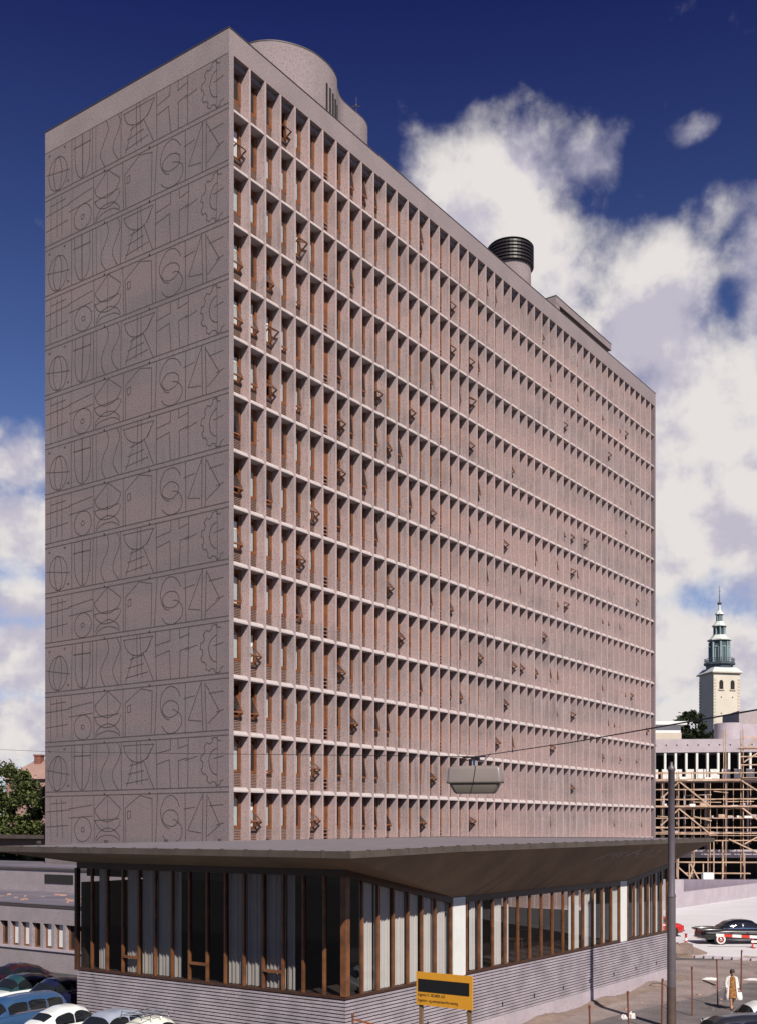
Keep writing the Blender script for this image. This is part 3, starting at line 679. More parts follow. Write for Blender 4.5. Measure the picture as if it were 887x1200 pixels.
# rear canopy beyond the tower's left edge
rc = MB(); rc.box(24,34,44.2,70,CAMZ-1.25,CAMZ-.75); rc.build('canopy_beam', M['wooddark'], None)
rco = empty('rear_canopy', (L[0],L[1],0), TH); tag(rco, 'dark flat canopy edge behind the tower, below the green trees', 'canopy')
o = bpy.data.objects['canopy_beam']; o.parent = rco
MB().box(23,34,44.2,70,CAMZ-.75,CAMZ-.50).build('roof_slab', M['fascia'], rco)
q = MB(); [q.box(25+4*k,25.2+4*k,v_,v_+.2,0,CAMZ-1.25) for k in range(3) for v_ in (46,54,62,69)]; q.build('column', M['wooddark'], rco)
random.seed(8)
proto = None
for k in range(26):
    v = random.uniform(27,37); u = random.uniform(10.5,16.8); s = random.uniform(.10,.2)
    if proto is None:
        b = MB(); b.hexa([(-1,-.5,0),(1,-.45,0),(.9,.5,0),(-.95,.45,0)],[(-.9,-.45,.42),(.95,-.4,.5),(.85,.42,.45),(-.9,.4,.5)])
        proto = b.build('loose_brick', M['rubble']); o = proto
    else: o = proto.copy(); C.objects.link(o)
    x, y = uvw(L,u,v); o.location = (x,y,zr1+.052); o.rotation_euler = (0,0,random.random()*3); o.scale = (s,s,s)
    tag(o, 'pale broken brick lying on the flat lower annex roof', 'brick', 'bricks scattered on the annex roof')

# ------------------------------------------------------------------ trees
def tree(name, base, H, blobs, n, ls, leaf, label, group=None, tr=.22):
    root = empty(name, base); tag(root, label, 'tree', group)
    t = MB(); t.tube([(0,0,0),(.1,.05,H*.35),(-.05,.1,H*.7)], [tr,tr*.7,tr*.3], 8)
    for b in blobs: t.tube([(0,.05,H*.3),(b[0]*.5,b[1]*.5,(H*.3+b[2])/2),(b[0],b[1],b[2])], [tr*.4,tr*.25,.03], 5)
    t.build('trunk', M['bark'], root)
    m = MB(); tot = sum(b[3]**2 for b in blobs)
    for b in blobs:
        for c in range(max(6, int(26*b[3]**2/tot*len(blobs)))):
            d = Vector((random.gauss(0,1),random.gauss(0,1),random.gauss(0,1))).normalized()*(random.random()**.33)
            cc_ = Vector((b[0],b[1],b[2])) + Vector((d.x*b[3],d.y*b[3],d.z*b[3]*b[4]))
            rc_ = random.uniform(.22,.42)*b[3]*.6
            for k in range(int(n/ (26*len(blobs)))):
                e = Vector((random.gauss(0,1),random.gauss(0,1),random.gauss(0,1)))*rc_*.55
                p = cc_+e; a = Vector((random.gauss(0,1),random.gauss(0,1),random.gauss(0,1))).normalized(); bb = a.cross(Vector((random.random(),random.random(),1))).normalized()
                s = ls*random.uniform(.6,1.3)
                m.add([p-a*s-bb*s*.5,p+a*s*.1-bb*s*.7,p+a*s+bb*s*.4,p-a*s*.1+bb*s*.7],[(0,1,2,3)])
    m.build('crown', leaf, root)
random.seed(21)
x, y = at(8,88); tree('leafy_tree', (x,y,0), 13.2, [(0,0,10.6,2.4,.9),(-1.8,.5,9,2.2,1),(1.4,-.3,8.2,1.7,1.1),(-.2,0,6,2.6,1),(1.5,0,5,2,1)], 26000, .13, M['leaf'], 'green leafy tree at the left edge of the photo, beyond the dark canopy')
x, y = at(46,84); tree('leafy_tree', (x,y,0), 12, [(0,0,10.2,1.5,1.1),(.8,0,8.2,1.8,1),(-.8,.2,6.4,1.5,1.1),(.4,0,4.6,1.8,1)], 18000, .12, M['leaf'], 'narrower green tree touching the left edge of the tower')
x, y = at(806,165); tree('leafy_tree', (x,y,0), 26, [(0,0,22.6,2.6,.9),(-1.6,0,21.2,2.2,.9),(2.0,0,20.6,2.4,.9),(0,0,17,3.6,.9)], 16000, .22, M['leafdark'], 'dark green tree between the white house and the church tower')

# distant red plaster house
x, y = at(20,128); hs = empty('plaster_house', (x,y,0), R(-12)); tag(hs, 'faded red plaster house with chimneys behind the left trees', 'house')
MB().box(-1.5,4.6,0,9,0,13.4).build('wall', M['redplaster'], hs)
rfh = MB(); rfh.add([(-1.8,-.4,13.4),(4.9,-.4,13.4),(4.9,9.4,13.4),(-1.8,9.4,13.4),(.2,4,15.9),(2.6,4,15.9)],[(0,1,5,4),(2,3,4,5),(1,2,5),(3,0,4),(0,3,2,1)]); rh = rfh.build('roof', M['redplaster'], hs)
for cx_, h_ in ((3.0,16.9),(.9,16.3)): 
    c_ = MB(); c_.box(cx_-.42,cx_+.42,3,3.9,14.4,h_); c_.box(cx_-.5,cx_+.5,2.92,3.98,h_,h_+.18); c_.build('chimney', M['brickred'], rh)
for k in range(6):
    w = MB(); w.box(-1+.95*k,-.5+.95*k,-.06,.05,10.6,12); w.build('window', M['black'], hs)

# ------------------------------------------------------------------ far buildings, church
x, y = at(843,250); chs = empty('church_tower', (x,y,0), R(12)); tag(chs, 'cream stone church tower with tiered green copper spire', 'church tower')
k_ = 250/F
zc_ = lambda Yz: CAMZ + (HY-(680+Yz/5.457))*k_
hw = 3.25
MB().box(-hw,hw,-hw,hw,0,zc_(607)).build('shaft', M['church'], chs)
qms = [MB(), MB(), MB()]; z = 2
while z < zc_(640):
    for sx in (-1,1):
        qms[(sx+1)//2].box(sx*hw-(.62 if sx>0 else -.0)-(0 if sx>0 else .06), sx*hw+(.06 if sx>0 else 0)+(0 if sx>0 else .62), -hw-.06, -hw+.5, z, z+.42)
    qms[2].box(-hw-.06,-hw+.3,hw-.6,hw+.06,z,z+.42); z += .72
for qm in qms: qm.build('quoin', M['quoin'], chs)
cn = MB(); cn.box(-hw-.5,hw+.5,-hw-.5,hw+.5,zc_(607),zc_(600)); cn.build('cornice', M['quoin'], chs)
def octa(r0,z0,r1,z1,m=0,mb=None): mb.lathe([(r0,z0),(r1,z1)],8,m,sm=False,a0=.5)
sp = MB()
def flare(prof, name, mt, par=chs, n=8):
    m = MB(); m.lathe([(r/math.cos(math.pi/8),zc_(z)) for r, z in prof], n, sm=False, a0=.5); return m.build(name, mt, par)
base = MB(); b0 = hw+.5
base.hexa([(-b0,-b0,zc_(600)),(b0,-b0,zc_(600)),(b0,b0,zc_(600)),(-b0,b0,zc_(600))],[(-2.7,-2.7,zc_(568)),(2.7,-2.7,zc_(568)),(2.7,2.7,zc_(568)),(-2.7,2.7,zc_(568))])
base.build('lower_roof', M['copperlt'], chs)
flare([(2.75,572),(2.75,548),(3.2,545),(3.2,532)], 'balcony', M['lantern'])
rl = MB()
for k in range(8):
    a0 = (k+.5)*math.pi/4; a1 = (k+1.5)*math.pi/4; r = 3.3
    for zz in (506, 518): rl.bar((r*math.cos(a0),r*math.sin(a0),zc_(zz)),(r*math.cos(a1),r*math.sin(a1),zc_(zz)),.09,.09)
    for t in (0,.25,.5,.75): 
        X_ = r*(math.cos(a0)*(1-t)+math.cos(a1)*t); Y_ = r*(math.sin(a0)*(1-t)+math.sin(a1)*t); rl.bar((X_,Y_,zc_(532)),(X_,Y_,zc_(505)),.07,.07)
rl.build('railing', M['lantern'], chs)
ln = flare([(2.0,534),(2.0,386)], 'lantern', M['lantern'])
cols_ = MB()
for k in range(8):
    a = (k+.5)*math.pi/4; r = 2.2; cols_.lathe([(.26,zc_(534)),(.26,zc_(400))],6,c=(r*math.cos(a),r*math.sin(a)))
    a = k*math.pi/4; r = 2.04; cols_.bar((r*math.cos(a),r*math.sin(a),zc_(432)),(r*math.cos(a)+.001,r*math.sin(a),zc_(426)),.9,.1)
    for s_ in (-.38,.38):
        px_, py_ = r*math.cos(a)-s_*math.sin(a), r*math.sin(a)+s_*math.cos(a); cols_.bar((px_,py_,zc_(530)),(px_,py_,zc_(430)),.14,.14)
cols_.build('column', M['copper'], ln)
flare([(2.5,390),(2.5,383),(1.9,372),(1.55,358),(1.5,354)], 'middle_roof', M['copperlt'])
l2 = flare([(.95,356),(.95,296)], 'upper_lantern', M['lantern']); c2 = MB()
for k in range(8):
    a = (k+.5)*math.pi/4; r = 1.22; c2.lathe([(.17,zc_(356)),(.17,zc_(296))],6,c=(r*math.cos(a),r*math.sin(a)))
c2.build('column', M['copper'], l2)
flare([(1.55,298),(1.55,292),(1.05,278),(.8,266)], 'upper_roof', M['copperlt'])
l3 = flare([(.45,266),(.45,222)], 'top_lantern', M['lantern']); c3 = MB()
for k in range(8):
    a = (k+.5)*math.pi/4; r = .62; c3.lathe([(.13,zc_(268)),(.13,zc_(220))],6,c=(r*math.cos(a),r*math.sin(a)))
c3.build('column', M['copper'], l3)
flare([(.95,221),(.85,212),(.35,196),(.22,165),(.2,158)], 'spire', M['copperlt'])
m = MB(); m.lathe([(.15,zc_(160)),(.5,zc_(152)),(.5,zc_(146)),(.15,zc_(138)),(.09,zc_(120)),(.05,zc_(38))],10); m.bar((-.35,0,zc_(70)),(.35,0,zc_(70)),.08,.08); m.build('finial', M['fascia'], chs)
for sx in (-1.38, 1.40):
    w = MB(); hw2 = .5; z0 = zc_(710); z1 = zc_(668)
    w.add([(sx-hw2,-hw-.03,z0),(sx+hw2,-hw-.03,z0)]+[(sx+hw2*math.cos(a*math.pi/8),-hw-.03,z1+hw2*1.2*math.sin(a*math.pi/8)) for a in range(9)],[tuple(range(11))])
    wo_ = w.build('belfry_window', M['black'], chs)
    s_ = MB(); s_.box(sx-.7,sx+.7,-hw-.22,-hw-.01,z0-.25,z0); s_.build('sill', M['quoin'], wo_)
for a in (-1.38,1.40):
    for zz in (760, 862): MB().box(a-.12,a+.12,-hw-.04,-hw+.02,zc_(zz)-.15,zc_(zz)+.15).build('vent_hole', M['black'], chs)

# Y-shaped wing under construction
x, y = at(725,140.5); RB = math.atan2(-.118,1)
wing = empty('unfinished_building', (x,y,0), RB); tag(wing, 'unfinished concrete office wing with open dark floors behind timber scaffolding', 'building')
zf = lambda py: CAMZ+(HY-py)*135/F
WL = 34
bd = MB(); bd.box(0,WL,0,1,zf(879),zf(863)); bdo = bd.build('roof_band', M['conc'], wing)
hl = MB(); [hl.box(3.2+1.32*k,3.35+1.32*k,-.03,.02,zf(871),zf(869.4)) for k in range(18)]; hl.build('tie_hole', M['black'], bdo)
MB().box(0,WL,1,30,zf(866),zf(865)).build('roof_deck', M['conc'], wing)
MB().box(0,WL,5.5,6,0,zf(879)).build('core_wall', M['black'], wing)
for k, py in enumerate((911.5,943,975,1004,1034)):
    MB().box(0,WL,.1,5.5,zf(py)-.28,zf(py)).build('floor_slab', M['conc'], wing)
MB().box(0,WL,.12,.3,zf(1004)+.0,zf(1004)+.75).build('spandrel', M['conc'], wing)
for k in range(25):
    X_ = .55+1.315*k
    MB().hexa([(X_-.13,.1,zf(911.5)),(X_+.13,.1,zf(911.5)),(X_+.13,.5,zf(911.5)),(X_-.13,.5,zf(911.5))],[(X_-.13,.1,zf(879)),(X_+.13,.1,zf(879)),(X_+.13,.95,zf(879)),(X_-.13,.95,zf(879))]).build('column', M['white'], wing)
for lv in range(3):
    for k in range(12):
        X_ = .6+2.63*k; c_ = MB(); c_.box(X_-.12,X_+.12,1.8,2.1,zf((943,975,1004)[lv]),zf((911.5,943,975)[lv])-.28); c_.build('inner_column', M['conc'], wing)
for k in range(9):
    X_ = 3.9+1.5*k*.99; MB().box(X_,X_+1.0,.02,.09,zf(911),zf(899.5)).build('panel', M['white'], wing)
# timber scaffolding
x, y = at(725,136.5); sc = empty('scaffolding', (x,y,0), RB); tag(sc, 'light timber scaffolding standing against the unfinished building', 'scaffolding')
zs_ = lambda py: CAMZ+(HY-py)*131.5/F
sx_ = lambda px: (px-725)/F*131.5*1.012
random.seed(14)
stand = [776.5,795,813,831.7,850,870,890,908]
for px in stand:
    for dy in (0, 1.5): MB().tube([(sx_(px),dy,0),(sx_(px)+random.uniform(-.05,.05),dy,zs_(902 if px<845 else 852))], .058, 6).build('standard', M['scafwood'], sc)
for py in (904,912,924.7,935.5,944,958.7,970,977,986):
    for dy in (-.1,1.6):
        MB().bar((sx_(764),dy,zs_(py+random.uniform(-.8,.8))),(sx_(920),dy,zs_(py+random.uniform(-.8,.8))),.06,.12).build('ledger', M['scafwood'], sc)
for py in (862,874,885,895):
    MB().bar((sx_(866),-.1,zs_(py)),(sx_(920),-.1,zs_(py-.6)),.07,.14).build('ledger', M['scafwood'], sc)
for py, a, b in ((913.5,764,868),(945,764,920),(978,764,840),(979.5,830,920),(874.5,866,920),(910,868,920)):
    MB().box(sx_(a),sx_(b),-.35,1.7,zs_(py)-.06,zs_(py)).build('platform', M['scafwood'], sc)
for (a, pa, b, pb) in ((795,914,831,944),(776,934,795,915),(795,947,833,979),(774,968,795,948),(868,914,895,932),(868,946,895,968),(813,957,833,962),(870,892,890,878),(853,984,890,1002),(871,990,892,978),(876,872,892,856)):
    MB().bar((sx_(a),-.2,zs_(pa)),(sx_(b),-.2,zs_(pb)),.07,.16).build('brace', M['scafwood'], sc)
random.seed(15)
for px in (785,804,822,841,860,880):
    MB().tube([(sx_(px),.75,zs_(990)),(sx_(px),.75,zs_(random.choice((911,925,944))))], .045, 6).build('upright', M['scafwood'], sc)
for k in range(26):
    a = random.uniform(772,880); py = random.choice((913.5,945,978,959)); MB().box(sx_(a),sx_(a+random.uniform(2,9)),random.uniform(-.3,.2),random.uniform(.5,1.4),zs_(py)+.02,zs_(py)+random.uniform(.1,.5)).build('stacked_board', M[random.choice(('scafwood','conc','whitep'))], sc)
for k in range(14):
    a = random.uniform(768,860); py = random.uniform(916,985); MB().bar((sx_(a),.7,zs_(py)),(sx_(a+random.uniform(12,40)),.7,zs_(py+random.uniform(-2,2))),.05,.10).build('putlog', M['scafwood'], sc)
# lower working stages
for py, a, b in ((1011,790,884),(1024,800,874)):
    MB().box(sx_(a),sx_(b),-2.2,-.6,zs_(py)-.12,zs_(py)).build('platform', M['scafwood'], sc)
for px, t in ((791,1008),(804,1013),(820,1013),(832,985),(842,985),(867,1000)):
    MB().tube([(sx_(px),-2.25,zs_(1045)),(sx_(px),-2.25,zs_(t))],.08,6).build('standard', M['scafwood'], sc)
for (a, pa, b, pb) in ((791,1017,803,1028),(805,1013,815,1032),(804,1032,810,1012)):
    MB().bar((sx_(a),-2.35,zs_(pa)),(sx_(b),-2.35,zs_(pb)),.07,.14).build('brace', M['scafwood'], sc)
x, y = at(829,128); bx = MB(); bx.box(-.6,.6,-.4,.4,0,zr(1023,128)-.0); o = bx.build('crate', M['whitep'], None, (x,y,0)); tag(o, 'tall white box standing below the scaffolding near the ramp wall', 'box')
# things behind the wing
x, y = at(771,160); wh_ = empty('white_house', (x-4,y,0)); tag(wh_, 'white flat-roofed house beyond the unfinished building, right of the tower edge', 'house')
zz = lambda py, Y: CAMZ+(HY-py)*Y/F
MB().box(0,7.3,0,6,0,zz(850,160)).build('wall', M['white'], wh_); MB().box(-.5,8.0,-.8,6.5,zz(850,160),zz(846,160)).build('roof', M['white'], wh_)
MB().box(0,7.4,-.01,.0,zz(859,160)-1,zz(859,160)).build('shutter', M['quoin'], wh_)
x, y = at(856,150); dm = MB(); dm.lathe([(1.9,0),(1.9,zz(846,148))],40,c=(0,0)); dm.box(0,8,0,2,0,zz(846,148)-.02); o = dm.build('curved_stair_tower', M['conc'], None, (x,y+1,0)); tag(o, 'rounded pale concrete stair tower in front of the church tower', 'tower')
x, y = at(866,165); o = MB().box(0,14,0,8,0,zz(833,165)).build('flat_block', mat('greyish render',(.42,.36,.36),.9,.15,1.), None, (x,y,0)); tag(o, 'flat-topped grey-pink block right of the church tower', 'building')

# ------------------------------------------------------------------ ramp wall
def gw(px, Y, z): X_, Y_ = at(px, Y); return (X_, Y_, z)
rw = MB()
def wallseg(mb, pa, Ya, pb, Yb, ta, tb, th=.35, z0=.0):
    a = gw(pa,Ya,0); b = gw(pb,Yb,0)
    d = (Vector(b)-Vector(a)).normalized(); n = Vector((-d.y,d.x,0))*th
    za, zb2 = zr(ta,Ya), zr(tb,Yb)
    mb.hexa([(a[0],a[1],z0),(b[0],b[1],z0),(b[0]+n.x,b[1]+n.y,z0),(a[0]+n.x,a[1]+n.y,z0)],[(a[0],a[1],za),(b[0],b[1],zb2),(b[0]+n.x,b[1]+n.y,zb2),(a[0]+n.x,a[1]+n.y,za)])
wallseg(rw, 760,99, 801,105.5, 1031,1031)
wallseg(rw, 801,105.6, 960,141, 1046,1027)
o = rw.build('ramp_wall', M['conc']); tag(o, 'pale concrete ramp wall beyond the black car', 'wall')
rb_ = MB(); wallseg(rb_, 800,110, 960,136, 1031,1031.5); o = rb_.build('ramp_inner_wall', mat('shaded concrete',(.27,.22,.27),.9,.15,1.)); tag(o, 'retaining wall coloured mauve for shade, rising behind the pale ramp wall', 'wall')  # shade on the inner wall is put into its darker mauve colour

# ------------------------------------------------------------------ street furniture
x, y = 11.26, 42.3
pst = empty('lamp_post', (x,y,0)); tag(pst, 'tall grey steel post with tarred foot in front of the brick base', 'lamp post')
MB().lathe([(.185,0),(.175,1.6)],16).build('tarred_foot', M['postbase'], pst)
MB().lathe([(.165,1.6),(.160,5.05)],16).build('lower_shaft', M['postm'], pst)
MB().lathe([(.175,5.05),(.175,5.12),(.135,5.22),(.125,9.9),(.15,9.92),(.15,10.02),(.06,10.12),(.05,10.25)],16).build('upper_shaft', M['postm'], pst)
# suspended street lamp and span wire
YL = 16.0; x, y = at(556.5, YL)
lamp = empty('hanging_street_lamp', (x,y,zr(930,YL)), R(-14)); tag(lamp, 'grey hanging street lamp slung from an overhead wire', 'street lamp')
hz = lambda py: (930-py)*YL/F
def rr_loop(a, b, r, n=6):
    out = []
    for cx_, cy_, s in ((a-r,b-r,0),(-a+r,b-r,90),(-a+r,-b+r,180),(a-r,-b+r,270)):
        for k in range(n+1): t = R(s+90*k/n); out.append((cx_+r*math.cos(t), cy_+r*math.sin(t)))
    return out
def loft(loops, zs, mi=0, caps=True, mb=None):
    mb = mb or MB(); n = len(loops[0]); vs = [(p[0],p[1],z) for lp, z in zip(loops, zs) for p in lp]
    mb.add(vs, [(i*n+k,i*n+(k+1)%n,(i+1)*n+(k+1)%n,(i+1)*n+k) for i in range(len(loops)-1) for k in range(n)], mi, True)
    mb.add(vs[:n],[tuple(reversed(range(n)))],mi); mb.add(vs[-n:],[tuple(range(n))],mi); return mb
loft([rr_loop(.40,.13,.045),rr_loop(.385,.12,.045),rr_loop(.37,.11,.045),rr_loop(.30,.07,.03)],[hz(917),hz(902),hz(899.5),hz(898)]).build('housing', M['lamp'], lamp)
loft([rr_loop(.41,.14,.05),rr_loop(.41,.14,.05)],[hz(918.2),hz(916.8)]).build('rim', M['fascia'], lamp)
loft([rr_loop(.28,.07,.04),rr_loop(.31,.09,.05),rr_loop(.375,.12,.05)],[hz(930.5),hz(928.5),hz(918.3)]).build('bowl', M['lampglass'], lamp)
hk = MB(); hk.tube([(-.02,0,hz(897)),(-.02,0,hz(890))],.03,8); hk.bar((-.19,0,hz(888)),(.16,0,hz(887)),.02,.02); hk.tube([(.02,0,hz(892)),(.12,0,hz(893)),(.22,0,hz(884))],.008,6); hk.bar((-.06,0,hz(890)),(.07,0,hz(889)),.05,.05); hk.bar((-.14,0,hz(891)),(-.02,0,hz(893)),.012,.012)
hk.build('hanger', M['chrome'], lamp)
def W3(px, py, Y): X_, Y_ = at(px, Y); return (X_, Y_, zr(py, Y))
sw = MB(); pL = W3(-60,876,60); pM = W3(556,887,16.0); pR = W3(887,832,8.2); pR2 = W3(990,812,6.9)
sw.tube([pL, tuple(Vector(pL).lerp(Vector(pM),.5)-Vector((0,0,.10))), pM], [.008,.007,.006], 6); sw.tube([pM, tuple(Vector(pM).lerp(Vector(pR),.5)-Vector((0,0,.02))), pR, pR2], [.006,.006,.007,.007], 6)
o = sw.build('span_wire', M['wire']); tag(o, 'thin overhead span wire crossing the facade and carrying the lamp', 'wire')

# sign
sg = empty('site_sign', (1.06,30.7,0), math.atan2(-.5793,.8150)); tag(sg, 'yellow contractor signboard with a black panel on two timber posts', 'sign')
SB = CAMZ-4.0-.92; ST = CAMZ-4.0; SW = 1.8
MB().box(0,SW,-.02,.02,SB,ST).build('board', M['yellow'], sg)
MB().box(.035*SW,.95*SW,-.03,-.022,SB+.92*.41,SB+.92*.79).build('blacked_out_panel', M['signblack'], sg)
for xx in (.06, 1.62): MB().box(xx,xx+.10,.022,.10,0,ST-.05).build('post', mat('weathered post',(.22,.13,.07),.9,.3,3.), sg)
def text(s, x, z, size, par, m, w=None):
    cu = bpy.data.curves.new('lettering','FONT'); cu.body = s; cu.size = size; cu.extrude = .001; cu.offset = .0012
    o = bpy.data.objects.new('lettering', cu); C.objects.link(o)
    me = bpy.data.meshes.new_from_object(o); bpy.data.objects.remove(o)
    if w:
        mxx = max(v.co.x for v in me.vertices); k = w/mxx
        for v in me.vertices: v.co.x *= k
    me.materials.clear(); me.materials.append(m)
    o = bpy.data.objects.new('lettering', me); C.objects.link(o); o.parent = par; o.location = (x,-.0235,z); o.rotation_euler = (R(90),0,0)
    return o
text('Ingeni\u00f8r F. SELMER A/S', .055, SB+.255, .115, sg, M['ink'], .88)
text('Ingeni\u00f8r- og entrepren\u00f8rforretning', .055, SB+.10, .115, sg, M['ink'], 1.30)

# stakes
random.seed(4)
st0 = None
for px, Y, lb_ in ((692,35.3,'rusty steel stake at the end of the lamp post shadow on the brick base'),(737,38.3,'rusty steel stake beside the paper scraps'),(775,41.5,'rusty steel stake just left of the tall grey lamp post'),(811,45.1,'rusty steel stake just right of the tall grey lamp post'),(841,47.7,'rusty steel stake just left of the walking woman'),(868,51.2,'rusty steel stake just right of the walking woman')):
    if st0 is None:
        s = MB(); s.tube([(0,0,-.1),(.005,0,1.0),(0,.01,2.0)],.034,6); s.lathe([(.045,1.93),(.045,2.0),(.02,2.03)],8); st0 = s.build('steel_stake', M['rust']); o = st0
    else: o = st0.copy(); C.objects.link(o)
    X_, Y_ = at(px,Y); o.location = (X_,Y_,0); o.rotation_euler = (random.uniform(-.02,.02),random.uniform(-.02,.02),random.random())
    tag(o, lb_, 'stake', 'rusty steel stakes around the site')
X_, Y_ = at(415,33.0); o = st0.copy(); C.objects.link(o); o.location = (X_,Y_-.0,.12); tag(o, 'rusty steel stake at the near corner of the brick base', 'stake', 'rusty steel stakes around the site')
r_ = MB(); a = W3(416,1195.5,32.95); b = W3(470,1210,31.5); r_.bar(a,b,.03,.05); o = r_.build('orange_rail', mat('orange rail paint',(.45,.12,.03),.7)); tag(o, 'thin orange rail leading off the corner stake by the sign', 'rail')

# ------------------------------------------------------------------ site clutter
random.seed(31)
def lump(name, px, py, rx, ry, h, m, label, cat, group=None, n=9, rough=.35, z=0.):
    X_, Y_ = gp(px, py); mb = MB(); K = 14; vs = []
    rings = 5
    for i in range(rings+1):
        t = i/rings
        for k in range(K):
            a = 2*math.pi*k/K; w = 1+rough*noise.noise(Vector((math.cos(a)*1.7+px, math.sin(a)*1.7, t*2)))*1.3
            rr = math.cos(t*math.pi/2)**.8
            vs.append((rx*rr*w*math.cos(a), ry*rr*w*math.sin(a), h*math.sin(t*math.pi/2)*(1+rough*noise.noise(Vector((math.cos(a)*3, math.sin(a)*3+py, t*3)))) if i else -.03))
    mb.add(vs, [(i*K+k,i*K+(k+1)%K,(i+1)*K+(k+1)%K,(i+1)*K+k) for i in range(rings) for k in range(K)], sm=False)
    o = mb.build(name, m, None, (X_,Y_,z)); tag(o, label, cat, group); return o
# soil banked along the plinth
bk = MB(); n = 60; vs = []
for k in range(n+1):
    u = 9+ (PU+2-9)*k/n
    w = .55+.7*abs(noise.noise(Vector((u*.5,0,0))))+.35*noise.noise(Vector((u*1.7,3,0))); h = max(.04,.10+.25*noise.noise(Vector((u*.35,7,0)))+.1*noise.noise(Vector((u*1.9,1,0))))
    for (vv, zz_) in ((0.0,h),(-w*.35,h*.9),(-w*.8,h*.35),(-w*1.5,-.03)): p = uvw(L,u,vv-.02); vs.append((p[0],p[1],zz_+ (.03*noise.noise(Vector((u*4,vv*4,0))) if zz_>0 else 0)))
bk.add(vs, [(4*k+j,4*k+4+j,4*k+5+j,4*k+1+j) for k in range(n) for j in range(3)])
tag(bk.build('soil_bank', M['mound']), kind='structure')
lump('soil_mound', 795,1121, 1.5,.9,.75, M['mound'], 'tan heap of soil beside the right end of the brick base', 'soil heap', rough=.5)
lump('plastic_sheet', 832,1149, .42,.2,.12, M['paper'], 'crumpled white sheet on the dirt left of the walking woman', 'sheet')
lump('plaster_sack', 882,1149, .5,.22,.08, M['paper'], 'flat pale sack lying at the right edge of the dirt', 'sack')
lump('concrete_lump', 818,1121, .35,.22,.16, M['rubble'], 'brown broken block at the road edge beside the soil heap', 'block', z=.1)
random.seed(77)
for i, (px, py, r) in enumerate(((731,1195,.13),(740,1194,.18))):
    o = lump('paper_scrap', px, py, r, r*.7, r*1.2, M['paper'], ('small white paper scrap on the ground near the second stake','larger crumpled white paper beside the second stake')[i], 'paper', rough=.8)
pk = MB(); a = gp(793,1118); b = gp(812,1121); pk.bar((a[0],a[1],.16),(b[0],b[1],.2),.35,.05); o = pk.build('plank', M['whitep']); tag(o, 'pale plank lying at the road edge by the soil heap', 'plank')
pk = MB(); a = gp(872,1124); b = gp(897,1126); pk.bar((a[0],a[1],.16),(b[0],b[1],.16),.22,.06); o = pk.build('plank', M['quoin']); tag(o, 'grey-brown plank along the kerb at the right edge', 'plank')
pk = MB(); a = gp(824,1150); b = gp(838,1156); pk.bar((a[0],a[1],.03),(b[0],b[1],.04),.08,.05); o = pk.build('stick', M['wooddark']); tag(o, 'dark stick on the dirt below the crumpled white sheet', 'stick')
rubs = MB(); rub = None
for k in range(130):
    px = random.uniform(640,887); py = random.uniform(1128,1185)
    if px < 782 and py < 1145+(782-px)*.36+4: continue
    X_, Y_ = gp(px, py); s = random.uniform(.02,.05)*random.choice((1,1,1,1.6,2.4))
    if rub is None:
        b = MB(); b.hexa([(-1,-.8,-.2),(1,-.6,-.2),(.8,.9,-.2),(-.9,.7,-.2)],[(-.6,-.5,.7),(.7,-.5,.6),(.5,.6,.8),(-.6,.5,.6)]); rub = b.build('stone', M['rubble']); o = rub
    else: o = rub.copy(); C.objects.link(o)
    o.location = (X_,Y_,.0); o.scale = (s,s*random.uniform(.7,1.2),s*.7); o.rotation_euler = (0,0,random.random()*6)
    tag(o, 'small reddish stone on the open dirt of the site', 'stone', 'stones strewn over the dirt')
kb = None
for k in range(9):
    a = gp(800+11*k,1121.5+.55*k)
    if kb is None: kb = MB().box(-.275,.275,-.08,.08,0,.16).build('kerb_stone', M['conc']); o = kb
    else: o = kb.copy(); C.objects.link(o)
    o.location = (-.2+a[0],a[1]-.25,0); o.rotation_euler = (0,0,R(-4)+random.uniform(-.015,.015)); tag(o, 'pale kerb stone between the bright road and the dirt', 'kerb stone', 'kerb stones along the road edge')
# bent reinforcement wire near the plinth
w = MB(); c = gp(771,1160)
w.tube([(c[0]+.45*math.cos(a/9*3.2),c[1]+.2*math.sin(a/9*3.2),.05+.22*math.sin(a/9*3.14)) for a in range(10)],.018,5); o = w.build('bent_steel_bar', M['wire']); tag(o, 'bent dark reinforcing bar on the dirt near the plinth', 'steel bar')

# barrier and marker
X0, Y0 = at(839,69.8); zr_ = lambda py: zr(py,69.8)
br = empty('road_barrier', (X0,Y0,.1), R(-3)); tag(br, 'red and white striped plank barrier in front of the black car', 'barrier')
cols2 = ['whitep','red','whitep','red','whitep']; xs_ = [0,.50,1.02,1.58,2.10,2.75]
for k in range(5):
    MB().hexa([(xs_[k],-.02,.72-.045*xs_[k]),(xs_[k+1],-.02,.72-.045*xs_[k+1]),(xs_[k+1],.02,.72-.045*xs_[k+1]),(xs_[k],.02,.72-.045*xs_[k])],[(xs_[k],-.02,.90-.045*xs_[k]),(xs_[k+1],-.02,.90-.045*xs_[k+1]),(xs_[k+1],.02,.90-.045*xs_[k+1]),(xs_[k],.02,.90-.045*xs_[k])]).build('stripe', M[cols2[k]], br)
MB().box(2.2,3.6,-.02,.02,.34,.48).build('lower_board', M['whitep'], br)
for xx in (2.25,3.4): 
    q = MB(); q.box(xx,xx+.09,.021,.09,0,.78); q.box(xx-.02,xx+.11,-.35,.4,-.0,.06); q.build('leg', M['red'], br)
X0, Y0 = at(803.7,70.9)
mk = empty('marker_post', (X0,Y0,.1)); tag(mk, 'small red and white marker post standing by the soil heap', 'marker post')
